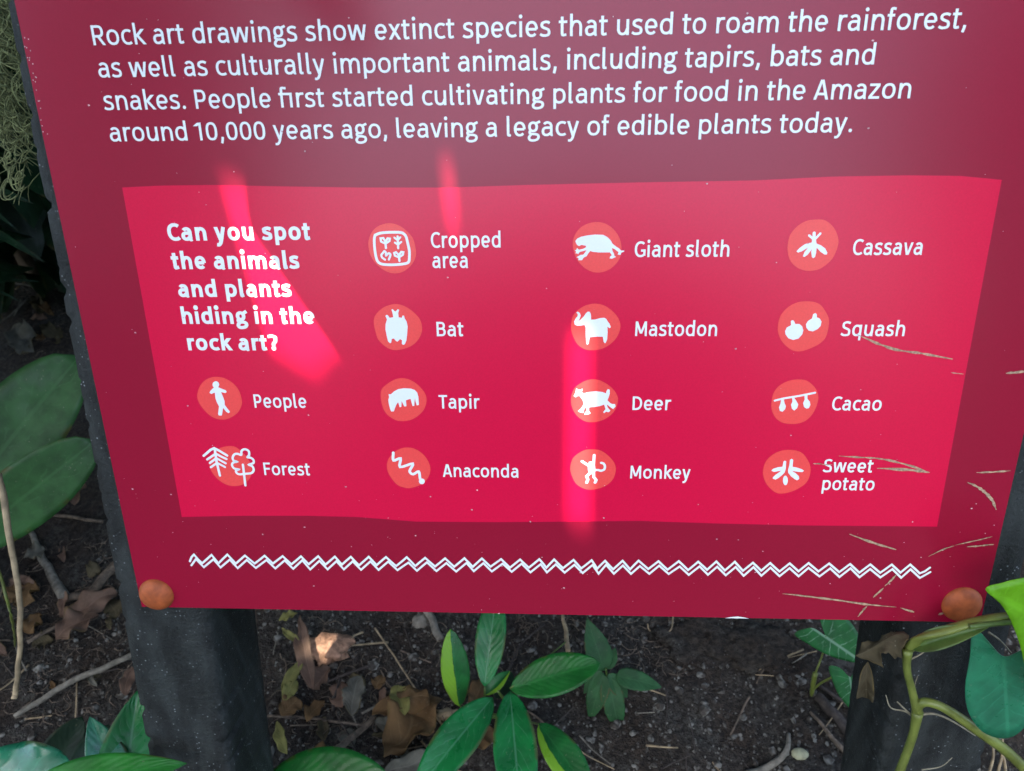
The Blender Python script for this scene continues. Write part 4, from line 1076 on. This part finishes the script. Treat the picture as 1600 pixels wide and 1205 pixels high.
# hanging moss
mv, mf = [], []
for k in range(260):
    y0 = random.uniform(-90, 150)
    x0 = random.uniform(-70, 12) - max(0, 30 - y0) * 0.05
    dep = random.uniform(0.55, 0.64)
    p = at(x0, y0, dep)
    pts = [p]
    ln = random.uniform(0.035, 0.10)
    st = 9
    d = Vector((random.uniform(-.4, .7), random.uniform(-.4, .4), -1))
    ph, fr, am = random.uniform(0, 6), random.uniform(4, 9), random.uniform(0.4, 1.3)
    for i in range(st):
        a = ph + fr * i / st * 1.6
        d2 = (d.normalized() + Vector((math.cos(a), math.sin(a * 1.3), 0.7 * math.sin(a))) * am)
        p = p + d2 * (ln / st)
        pts.append(p)
    tube(pts, [random.uniform(0.0004, 0.0010), 0.0003], sides=4, n=2, verts=mv, faces=mf)
for k in range(40):   # lower wisps
    x0, y0 = random.uniform(2, 34), random.uniform(150, 285)
    p = at(x0, y0, random.uniform(0.56, 0.62))
    pts = [p]
    ph = random.uniform(0, 6)
    for i in range(9):
        a = ph + i * 0.8
        p = p + Vector((math.cos(a) * 0.9, math.sin(a) * 0.7, -0.45 + 0.8 * math.sin(a * 1.1))) * random.uniform(0.002, 0.005)
        pts.append(p)
    tube(pts, [0.0006, 0.0003], sides=4, n=2, verts=mv, faces=mf)
mo = link('hanging_moss', mesh('hanging_moss', mv, mf, smooth=True), M['moss'])
tag(mo, 'pale green tangle of curly hanging moss beside the board', 'moss')

# low leaves along the bottom edge
tl = empty('crinkled_plant', gnd(20, 1230), 'blue-green plant with ribbed leaves low in front of the leaning twig', 'plant')
leafp(tl, (-60, 1240, 0.66), (112, 1196, 0.66), 105, M['teal'], 'ellip', fold=0.15, arch=0.05, wave=0.15)
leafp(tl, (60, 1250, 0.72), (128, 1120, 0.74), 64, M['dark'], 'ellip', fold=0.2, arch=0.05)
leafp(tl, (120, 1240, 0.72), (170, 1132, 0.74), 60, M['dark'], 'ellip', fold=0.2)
stemp(tl, [gnd(20, 1260), at(-20, 1262, 0.68), at(-58, 1240, 0.66)], (7, 5), M['stem'])
gl = empty('pointed_leaf_plant', gnd(200, 1230), 'green plant with an upright pointed leaf against the chipped post', 'plant')
leafp(gl, (196, 1228, 0.66), (216, 1078, 0.67), 82, M['mid'], 'ovate', fold=0.25, arch=0.04)
leafp(gl, (185, 1230, 0.65), (140, 1120, 0.66), 58, M['teal'], 'ovate', fold=0.2, arch=0.04)
stemp(gl, [gnd(200, 1240), at(196, 1240, 0.68), at(196, 1226, 0.66)], (6, 4), M['stem'])
fl = empty('bright_leaf_plant', gnd(60, 1300), 'bright green leaf spread flat in front of the chipped post', 'plant')
leafp(fl, (40, 1232, 0.58), (292, 1193, 0.60), 62, M['front'], 'lance', fold=0.12, arch=0.05, facing=Vector((0.05, -0.35, 1)))
stemp(fl, [gnd(60, 1300), at(40, 1270, 0.62), at(42, 1231, 0.58)], (6, 4), M['stem'])
bl = empty('broad_ground_leaf', gnd(500, 1240), 'broad green leaf low on the litter between the post and the variegated plant', 'plant')
leafp(bl, (405, 1235, 0.74), (612, 1222, 0.73), 112, M['deep'], 'ellip', fold=0.08, arch=0.04, facing=(CAM - at(500, 1220, 0.73)).normalized())
stemp(bl, [gnd(430, 1245), at(418, 1243, 0.75), at(407, 1235, 0.74)], (6, 4), M['stem'])

# ------------------------------------------------------------------ litter: each twig, stalk and dead leaf is a thing
def stick(name, pts, w, mat, label, cat='twig', group=None, lift=0.004, sides=7):
    q = [p if isinstance(p, Vector) else (gnd(p[0], p[1], lift) if len(p) == 2 else at(*p)) for p in pts]
    dep = (q[len(q) // 2] - CAM).dot(FWD)
    ws = w if hasattr(w, '__len__') else (w, w)
    k = 7
    C_ = catmull(q, k)
    C_ = [c + Vector(noise.noise_vector(c * 55)) * px2m(min(ws) * 0.35, dep) for c in C_]
    me = tube(C_, [px2m(x, dep) / 2 for x in ws], sides=sides, n=1)
    o = link(name, me, mat)
    return tag(o, label, cat, group)

stick('dry_stalk', [at(-2, 740, 0.63), at(12, 820, 0.63), at(28, 915, 0.635), at(32, 985, 0.64), at(25, 1075, 0.66), at(21, 1092, 0.66)], (11, 9, 8, 9), M['straw'], 'pale dry stalk hanging in front of the litter below the broad leaves', 'stalk')
stick('thin_stalk', [at(-14, 850, 0.68), at(8, 925, 0.69), at(20, 975, 0.70), gnd(24, 1010)], (5, 4), M['vine'], 'thin yellowish stalk beside the pale dry stalk', 'stalk')
stick('grey_twig', [(22, 1120), (80, 1083), (115, 1062), (165, 1042), (209, 1022)], (8, 10, 9), M['palet'], 'long grey twig leaning to the foot of the chipped post', lift=0.012)
stick('flat_stick', [(44, 822), (70, 880), (102, 936)], (7, 17), M['palet'], 'tapering grey stick lying under the broad leaves')
stick('brown_twig', [(46, 801), (100, 806), (160, 816)], (6, 5), M['twig'], 'straight brown twig just below the broad leaves')
stick('fallen_cane', [(100, 936), (140, 925), (185, 880)], (12, 16), M['twig'], 'thick brown cane lying against the chipped post')
stick('short_stick', [(42, 1003), (66, 990), (92, 976)], (7, 6), M['twig'], 'short brown stick behind the long grey twig')
stick('pale_straw', [(586, 982), (612, 1020), (650, 1078)], (3, 2.4), M['straw'], 'thin pale straw lying slantwise on the soil above the crumpled leaf', 'straw')
stick('straw_piece', [(672, 1110), (686, 1126), (702, 1146)], (3, 2.5), M['straw'], 'short pale straw sticking out from under the variegated leaves', 'straw')
stick('straw_end', [(658, 1158), (670, 1172), (682, 1190)], (3, 5), M['straw'], 'short thick straw near the lowest variegated leaf', 'straw')
stick('thick_twig', [(664, 950), (676, 972), (689, 998)], (12, 12), M['palet'], 'stub of grey twig coming out under the board edge', sides=9)
stick('tan_twig', [(520, 1178), (550, 1152), (586, 1120)], (12, 9), M['twig'], 'tan twig pointing at the crumpled brown leaf')
stick('long_brown_twig', [(418, 1118), (480, 1122), (530, 1129), (572, 1133)], (4, 5), M['twig'], 'long thin brown twig starting at the foot of the post')
stick('slanting_twig', [(505, 1068), (540, 1054), (578, 1040)], (4, 5), M['darkt'], 'dark slanting twig beside the grey dead leaf')
stick('upright_twig', [(520, 1110), (524, 1086), (532, 1058)], (5, 4), M['darkt'], 'dark upright twig left of the grey dead leaf')
stick('pale_twig', [(566, 1114), (582, 1107), (602, 1100)], (4, 4), M['palet'], 'short pale twig touching the crumpled brown leaf')
stick('bent_rootlet', [(794, 1050), (812, 1010), (850, 975)], (4, 3), M['darkt'], 'dark bent rootlet running up behind the variegated plant', 'root')
stick('hanging_root', [(880, 960), (884, 990), (887, 1018)], (5, 7, 8), M['straw'], 'pale frayed root end hanging below the board', 'root', lift=0.02)
stick('curled_root', [(1052, 962), (1048, 985), (1030, 992), (1015, 985), (1012, 975)], (2.5, 2), M['straw'], 'thin curled rootlet looping on the soil under the board', 'root')
stick('curved_root', [(1165, 1212), (1205, 1196), (1228, 1172), (1234, 1148)], (13, 10, 6), M['palet'], 'thick pale curved root on bare soil', 'root')
stick('slanting_root', [(1266, 1112), (1292, 1142), (1312, 1166), (1328, 1180)], (5, 8, 10), M['twig'], 'brown slanting root running to the foot of the post with the vine', 'root')
stick('dark_cane', [(1275, 1086), (1305, 1118), (1335, 1150)], (16, 20), M['darkt'], 'thick dark cane beneath the arrowhead plant', 'cane')
stick('thin_cane', [(1278, 1070), (1300, 1085), (1332, 1108)], (6, 7), M['darkt'], 'thin dark cane above the thick dark cane', 'cane')
stick('lower_straw', [(895, 1165), (920, 1182), (960, 1202)], (2.4, 1.6), M['straw'], 'hair-thin straw on the soil right of the variegated plant', 'straw')
for k, (x0, y0, x1, y1) in enumerate([(1558, 1212, 1566, 1150), (1545, 1210, 1552, 1160), (1572, 1214, 1560, 1165)]):
    stick('dry_grass_stem', [(x0, y0), ((x0 + x1) / 2 + 3, (y0 + y1) / 2), (x1, y1)], (5, 3), M['straw'], 'dry grass stem on the ground under the heart-shaped leaf', 'grass stem', 'dry grass stems under the heart-shaped leaf', lift=0.01)
spots_ = [(-10, 230, 860, 1120), (430, 700, 975, 1200), (800, 1080, 975, 1200), (1060, 1340, 980, 1200), (0, 90, 400, 560)]
cols_ = ['twig', 'palet', 'darkt', 'straw']
words = {'twig': 'brown', 'palet': 'grey', 'darkt': 'dark', 'straw': 'straw-coloured'}
for k in range(64):
    x0, x1, y0, y1 = spots_[random.choice((0, 0, 1, 1, 1, 2, 3, 4))]
    x, y = random.uniform(x0, x1), random.uniform(y0, y1)
    a, l_ = random.uniform(0, math.pi), random.uniform(10, 40)
    c_ = random.choice(cols_)
    stick('litter_twig', [(x, y), (x + l_ * math.cos(a) + random.uniform(-4, 4), y + l_ * math.sin(a)), (x + 2 * l_ * math.cos(a), y + 2 * l_ * math.sin(a))], (random.uniform(1.5, 4), random.uniform(1, 3)), M[c_],
          'small ' + words[c_] + ' bit of twig lying in the leaf litter', 'twig', 'small ' + words[c_] + ' twig bits in the litter', lift=random.uniform(0.001, 0.006), sides=5)

fv, ff = [], []
for k in range(900):
    x0, x1, y0, y1 = random.choice(((-20, 240, 840, 1140), (-20, 240, 840, 1140), (430, 720, 970, 1200), (780, 1080, 965, 1060), (-20, 110, 380, 560)))
    q = gnd(random.uniform(x0, x1), random.uniform(y0, y1), 0.002)
    a, l_ = random.uniform(0, 2 * math.pi), random.uniform(0.006, 0.024)
    m1 = q + Vector((math.cos(a), math.sin(a), random.uniform(0.0, 0.35))) * l_ * 0.5
    q2 = q + Vector((math.cos(a + 0.4), math.sin(a + 0.4), random.uniform(0.0, 0.2))) * l_
    tube([q, m1, q2], [random.uniform(0.0003, 0.0009), 0.0003], sides=3, n=2, verts=fv, faces=ff)
fo = link('litter_fibres', mesh('litter_fibres', fv, ff), M['twig'])
tag(fo, 'fine dead fibres and plant crumbs strewn over the soil', 'litter', kind='stuff')

def dead(name, b, t, wpx, mat, label, prof='ellip', lift=0.008, **kw):
    b_, t_ = gnd(*b, lift), gnd(*t, lift)
    dep = ((b_ + t_) / 2 - CAM).dot(FWD)
    args = dict(fold=0.35, rough=0.005, wave=0.35, facing=Vector((random.uniform(-.3, .3), random.uniform(-.6, 0), 1)))
    args.update(kw)
    o = leaf(None, b_, t_, px2m(wpx, dep), mat, prof, name=name, **args)
    return tag(o, label, 'leaf')
dead('crumpled_leaf', (606, 1190), (668, 1076), 76, M['brown'], 'large crumpled brown leaf with curled lobes beside the straw', 'broad', lift=0.014, rough=0.012, wave=0.7)
dead('torn_leaf', (588, 1112), (676, 1092), 46, M['brown'], 'torn brown leaf folded over the top of the crumpled leaf', 'ellip', lift=0.022, rough=0.010, wave=0.5)
dead('yellow_green_leaf', (632, 1120), (622, 1072), 30, M['yellow'], 'small yellow-green leaf resting on the crumpled brown leaf', 'broad', lift=0.030)
dead('pink_brown_leaf', (493, 1078), (468, 962), 26, M['tan'], 'narrow pinkish-brown leaf standing near the foot of the post', 'lance', lift=0.014)
dead('folded_yellow_leaf', (443, 1080), (472, 1030), 18, M['yellow'], 'small folded yellow leaf below the narrow pinkish leaf', 'lance', lift=0.014)
dead('upper_yellow_leaf', (465, 1004), (441, 982), 12, M['yellow'], 'tiny yellowish leaf touching the narrow pinkish leaf', 'lance', lift=0.018)
dead('green_scrap', (438, 968), (466, 956), 18, M['yellow'], 'greenish leaf scrap right under the board edge', 'ellip', lift=0.012)
dead('orange_leaf', (440, 1122), (468, 1092), 30, M['brown'], 'orange-brown leaf scrap beside the foot of the post', 'broad', lift=0.010)
dead('olive_scrap', (444, 1092), (462, 1064), 22, M['yellow'], 'olive leaf scrap above the orange-brown scrap', 'ellip', lift=0.012)
dead('pale_leaf', (446, 1180), (432, 1128), 17, M['yellow'], 'pale yellow-green leaf leaning on the post foot', 'lance', lift=0.016)
dead('grey_leaf', (548, 1118), (560, 1056), 30, M['grey'], 'flat grey ragged leaf in the middle of the litter', 'ellip', lift=0.007, serr=0.25)
dead('brown_patch_leaf', (738, 1112), (752, 1060), 34, M['brown'], 'brown dead leaf tucked behind the variegated plant', 'ellip', lift=0.006)
dead('low_brown_leaf', (730, 1160), (772, 1140), 46, M['brown'], 'brown dead leaf under the lowest variegated leaves', 'ellip', lift=0.006)
dead('ribbed_dead_leaf', (600, 1210), (690, 1180), 34, M['grey'], 'long ribbed dead leaf between the crumpled leaf and variegated plant', 'lance', lift=0.010)
dead('litter_leaf', (100, 970), (185, 925), 38, M['tan'], 'tan dead leaf against the chipped post', 'ellip', lift=0.012)
dead('pinkish_leaf', (85, 1000), (150, 960), 52, M['tan'], 'broad pinkish dead leaf behind the long grey twig', 'broad', lift=0.012)
dead('dim_leaf', (40, 872), (72, 858), 30, M['grey'], 'small round dead leaf beside the tapering stick', 'broad', lift=0.010)
dead('leaning_dead_leaf', (118, 790), (128, 742), 26, M['tan'], 'curled dead leaf hanging below the lower broad leaf', 'lance', lift=0.05)
dead('post_leaf', (200, 1085), (206, 1040), 20, M['tan'], 'curled tan leaf above the pointed green leaf', 'lance', lift=0.02)

for k in range(44):
    x0, x1, y0, y1 = random.choice(((-10, 200, 850, 1130), (-10, 200, 850, 1130), (430, 620, 985, 1190), (430, 700, 1060, 1195), (640, 760, 1090, 1200), (0, 90, 420, 540)))
    x, y = random.uniform(x0, x1), random.uniform(y0, y1)
    a, l_ = random.uniform(0, 2 * math.pi), random.uniform(16, 52)
    c_, w_ = random.choice((('brown', 'brown'), ('tan', 'tan'), ('grey', 'grey'), ('husk', 'olive-brown'), ('husk', 'olive-brown')))
    o = dead('fallen_leaf', (x, y), (x + l_ * math.cos(a), y + l_ * math.sin(a)), l_ * random.uniform(0.35, 0.8), M[c_], 'small %s dead leaf half buried in the litter' % w_, random.choice(('ellip', 'broad', 'lance')), lift=random.uniform(0.0, 0.006), n=9, wave=0.6, rough=0.007)
    tag(o, group='small %s dead leaves in the litter' % w_)

# lump coloured bright for a sunlit spot of soil, pale pebble
def lump(name, c, r, mat, label, cat, sq=0.6, rough=0.35, sub=3):
    bm_ = bmesh.new()
    bmesh.ops.create_icosphere(bm_, subdivisions=sub, radius=1.0)
    for v_ in bm_.verts:
        q = v_.co.copy()
        k_ = 1 + rough * noise.noise(q * 2.1 + Vector(c) * 30) + rough * 0.5 * noise.noise(q * 6 + Vector(c) * 10)
        v_.co = Vector((q.x * r[0], q.y * r[1], q.z * r[2] * sq)) * k_ + Vector(c)
    me = bpy.data.meshes.new(name)
    bm_.to_mesh(me); bm_.free()
    me.polygons.foreach_set('use_smooth', [True] * len(me.polygons))
    return tag(link(name, me, mat), label, cat)
SPOT = gnd(515, 1012)
lump('sunlit_clod', SPOT, (0.026, 0.020, 0.018), M['clod'], 'orange-brown lump added on the soil as a sunlit spot, its bright tone painted in', 'wood', rough=0.6)
lump('pale_pebble', gnd(1250, 1178, 0.002), (0.009, 0.0065, 0.006), M['stone'], 'yellowish oval pebble on soil by the curved root', 'pebble', rough=0.1)
lump('white_pebble', gnd(657, 970, 0.002), (0.010, 0.010, 0.010), M['palet'], 'pale grey pebble beside the stub of twig', 'pebble', rough=0.35)
lump('tan_chip', gnd(700, 1117, 0.002), (0.012, 0.008, 0.006), M['straw'], 'small tan wood chip left of the variegated plant', 'wood chip', rough=0.6)
lump('soil_clod', gnd(1090, 1000, 0.0), (0.05, 0.035, 0.022), M['soil'], 'large soil clod right under the board edge', 'soil', rough=0.5, sub=4)
lump('flat_clod', gnd(1170, 1010, 0.0), (0.045, 0.03, 0.016), M['soil'], 'flatter soil clod beside the arrowhead plant', 'soil', rough=0.5, sub=4)

# ------------------------------------------------------------------ unseen tree, its gaps cut for the sun flecks, and shrubs added for shade
S = SUN_DIR
e1 = S.cross(Vector((0, 1, 0))).normalized()
e2 = S.cross(e1).normalized()
CELL = 0.005
X0, Y0, NX, NY = -1.3, -1.3, 520, 520
def cell(p):
    return int((p.dot(e1) - X0) / CELL), int((p.dot(e2) - Y0) / CELL)
keep = np.zeros((NX, NY), bool)
def paint(poly):
    q = [((p.dot(e1) - X0) / CELL, (p.dot(e2) - Y0) / CELL) for p in poly]
    xs_ = [a for a, _ in q]; ys_ = [b for _, b in q]
    for i in range(max(0, int(min(xs_)) - 1), min(NX, int(max(xs_)) + 2)):
        for j in range(max(0, int(min(ys_)) - 1), min(NY, int(max(ys_)) + 2)):
            ins = False
            for k in range(len(q)):
                (xa, ya), (xb, yb) = q[k - 1], q[k]
                if (ya > j + .5) != (yb > j + .5) and i + .5 < (xb - xa) * (j + .5 - ya) / (yb - ya) + xa:
                    ins = not ins
            if ins:
                keep[i, j] = True
for poly in SUNPATCH:
    paint([W(u / 1000, v / 1000) for u, v in poly])
paint([SPOT + Vector((0.014 * math.cos(a), 0.012 * math.sin(a), 0)) for a in np.linspace(0, 2 * math.pi, 12)[:-1]])
cover = np.zeros((NX, NY), np.int16)
cv, cf, cuv = [], [], []
gs, gt = np.meshgrid(np.linspace(-1, 1, 15), np.linspace(0, 1, 34))
prof_t = np.sin(np.pi * np.clip(gt, 0.001, 0.999) ** 0.85) ** 0.8
def add_leaf(c, ln, wd, ax, up, check=True):
    side = ax.cross(up).normalized()
    pts = (np.array(c)[None, None] + np.array(ax)[None, None] * ((gt - 0.5) * ln)[..., None] + np.array(side)[None, None] * (gs * prof_t * wd / 2)[..., None])
    ci = ((pts @ np.array(e1) - X0) / CELL).astype(int)
    cj = ((pts @ np.array(e2) - Y0) / CELL).astype(int)
    ok = (ci >= 0) & (ci < NX) & (cj >= 0) & (cj < NY)
    if check and keep[ci[ok], cj[ok]].any():
        return False
    cover[ci[ok], cj[ok]] += 1
    b = len(cv)
    for t in (0.0, 0.22, 0.5, 0.78, 1.0):
        hw = wd / 2 * max(0.02, math.sin(math.pi * min(0.999, max(0.001, t)) ** 0.85) ** 0.8)
        cc = Vector(c) + ax * ((t - 0.5) * ln) - up * (0.10 * ln * (2 * t - 1) ** 2)
        for s in (-1, 0, 1):
            cv.append(cc + side * (s * hw) + up * (abs(s) * hw * 0.2))
            cuv.append((0.5 + 0.5 * s, t))
    for j in range(4):
        for i in range(2):
            a = b + j * 3 + i
            cf.append((a, a + 1, a + 4, a + 3))
    return True
def rand_dir(zmax=0.45):
    a = random.uniform(0, 2 * math.pi)
    return Vector((math.cos(a), math.sin(a), random.uniform(-zmax, zmax))).normalized()
def place(p, size):
    ax = rand_dir()
    up = (UPW + rand_dir(1.0) * 0.45).normalized()
    up = (up - ax * up.dot(ax)).normalized()
    return add_leaf(p, size, size * random.uniform(0.36, 0.5), ax, up)
# crown: leaves between 2.0 m and 2.7 m
for k in range(2300):
    z = random.uniform(2.0, 2.7)
    q = Vector((random.uniform(-1.0, 1.0), random.uniform(-0.35, 1.2), 0.0)) + S * (z / S.z)
    place(Vector((q.x, q.y, z)), random.uniform(0.16, 0.28))
for k in range(1300):          # crown extended towards the back to darken the left background
    place(Vector((random.uniform(-2.0, 1.2), random.uniform(0.0, 2.0), random.uniform(1.9, 2.7))), random.uniform(0.18, 0.30))
# close what is still open over the bed, apart from the gaps
CI, CJ = np.meshgrid(np.arange(NX), np.arange(NY), indexing='ij')
near = np.zeros((NX, NY), bool)
lim = [cell(Vector(c)) for c in ((-0.75, -0.3, 0), (0.75, -0.3, 0), (-0.75, 1.0, 0), (0.75, 1.0, 0), (-0.4, 0.2, 0.95), (0.4, 0.2, 0.95))]
near[max(0, min(i for i, _ in lim)):max(i for i, _ in lim), max(0, min(j for _, j in lim)):max(j for _, j in lim)] = True
for size in (0.20, 0.14, 0.10, 0.07, 0.05, 0.035, 0.025, 0.02, 0.016, 0.016, 0.013, 0.013):
    holes = np.argwhere((cover < (2 if size > 0.06 else 1)) & ~keep & near)
    rng.shuffle(holes)
    for i, j in holes:
        if cover[i, j] >= (2 if size > 0.06 else 1):
            continue
        base_ = e1 * (X0 + (i + .5) * CELL) + e2 * (Y0 + (j + .5) * CELL)
        z = random.uniform(1.95, 2.3)
        place(base_ + S * ((z - base_.z) / S.z), size)
# leaves added out of view; their edges shape the wedge and streaks of sun
def low(u, v, d=0.30):
    return W(u / 1000, v / 1000) + S * d
tree = empty('overhanging_tree', (1.5, 2.3, ground_z(1.5, 2.3)), 'unseen leafy tree whose crown shades the sign from above, its gaps shaped for the sun patches', 'tree')
crown = link('crown', mesh('crown', cv, cf, cuv, True), M['canopy'], tree)
tag(crown, kind='stuff')
def blade(p, q, width):
    """a long leaf added out of view to mask the sun, and its twig"""
    leaf(tree, p, q, width, M['canopy'], 'strap', facing=S, fold=0.0, arch=0.0, name='sun_mask_leaf')
    link('twig', tube([p, p + Vector((-0.03, 0.05, 0.3)), p + Vector((-0.05, 0.1, 0.8)), p + Vector((-0.05, 0.1, max(0.9, 2.3 - p.z)))], [0.0012, 0.002, 0.003, 0.005]), M['bark'], tree)
def beside(A, B_, off, d, width, over=0.035, turn=0.0, below=None):
    A, B_ = Vector(A) / 1000, Vector(B_) / 1000
    t = (B_ - A).normalized()
    nn = Vector((-t.y, t.x)) * (off / 1000)       # positive: to the reader's right of the downward line
    below = over if below is None else below
    A2, B2 = A - t * over + nn, B_ + t * below + nn + Vector((-t.y, t.x)) * (turn / 1000)
    blade(W(A2.x, A2.y) + S * d, W(B2.x, B2.y) + S * d, width)
beside(*LOWEDGE, 22, 0.34, 0.044, 0.02, 0.0, 0.075)
beside(*WEDGE_LEFT, -30, 0.80, 0.060)
for (A_, B_, w_), tr, d_ in zip(SLITS, (-4.0, 4.0), (0.95, 1.15)):
    beside(A_, B_, w_ / 2 + 24, d_, 0.048, turn=tr)
    beside(A_, B_, -w_ / 2 - 24, d_ + 0.12, 0.048)
tv, tf = [], []
tube([(1.5, 2.3, -0.1), (1.47, 2.28, 0.9), (1.35, 2.0, 1.8), (1.0, 1.4, 2.45)], [0.11, 0.085, 0.07, 0.04], sides=12, verts=tv, faces=tf)
link('trunk', mesh('trunk', tv, tf, smooth=True), M['bark'], tree)
for pts in ([(1.35, 2.0, 1.8), (0.6, 1.2, 2.3), (-0.4, 0.2, 2.5), (-1.3, -0.6, 2.5)], [(1.0, 1.4, 2.45), (0.8, 0.4, 2.6), (0.5, -0.6, 2.6), (0.3, -1.5, 2.5)], [(1.0, 1.4, 2.45), (0.2, 0.4, 2.55), (-0.6, -0.5, 2.55), (-1.2, -1.4, 2.45)]):
    link('limb', tube(pts, [0.045, 0.03, 0.014, 0.006], sides=8), M['bark'], tree)

def shrub(loc, size, n, lsize, label, name='shade_shrub', mat='dark'):
    global cv, cf, cuv
    cv, cf, cuv = [], [], []
    c = Vector(loc)
    for k in range(n):
        d = Vector((random.gauss(0, 1), random.gauss(0, 1), random.gauss(0, 1))).normalized() * random.uniform(0.45, 1.0)
        p = c + Vector((d.x * size[0], d.y * size[1], size[2] + d.z * size[2]))
        ax = (Vector((d.x, d.y, random.uniform(-0.8, 0.3)))).normalized()
        up = (UPW * 0.7 + d * 0.6 + rand_dir(1) * 0.3).normalized()
        up = (up - ax * up.dot(ax)).normalized()
        add_leaf(p, random.uniform(0.7, 1.3) * lsize, lsize * 0.4, ax, up, True)
    o = empty(name, (c.x, c.y, ground_z(c.x, c.y)), label, 'shrub')
    tag(link('foliage', mesh('foliage', cv, cf, cuv, True), M[mat], o), kind='stuff')
    for k in range(5):
        a = k * 1.3
        link('branch', tube([(c.x + 0.03 * math.cos(a), c.y + 0.03 * math.sin(a), -0.06), (c.x + 0.25 * size[0] * math.cos(a), c.y + 0.25 * size[1] * math.sin(a), size[2] * 0.8), (c.x + 0.6 * size[0] * math.cos(a), c.y + 0.6 * size[1] * math.sin(a), size[2] * 1.6)], [0.016, 0.010, 0.004], sides=6), M['bark'], o)
    return o
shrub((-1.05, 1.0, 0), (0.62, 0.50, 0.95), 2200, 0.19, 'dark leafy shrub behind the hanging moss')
shrub((-1.0, 0.30, 0), (0.26, 0.36, 0.5), 900, 0.15, 'dark shrub added beside the hanging moss and broad leaves to shade the ground')  # added mostly out of view to shade the ground at left
shrub((0.1, 1.75, 0), (1.1, 0.5, 0.85), 1600, 0.19, 'unseen dark leafy shrub added behind the middle of the sign to block the sky')  # added with the next one to block low sky behind the sign
shrub((1.35, 1.0, 0), (0.6, 0.7, 0.75), 1300, 0.19, 'dark leafy shrub added behind the post with the vine to block the sky')
shrub((-1.35, -1.75, 0), (0.55, 0.65, 1.15), 1700, 0.19, 'unseen tall dark shrub added to darken the reflection at the mossy end of the sign')  # added behind the camera, like the next, to narrow the board's sheen
shrub((1.55, -1.7, 0), (0.55, 0.65, 1.1), 1700, 0.19, 'unseen tall dark shrub added to darken the reflection at the vine end of the sign')
shrub((0.0, -2.6, 0), (1.2, 0.5, 0.60), 1700, 0.19, 'unseen low dark hedge shrub added to darken the reflection in the middle of the sign')  # unseen hedge put in so the lower board reflects something dark
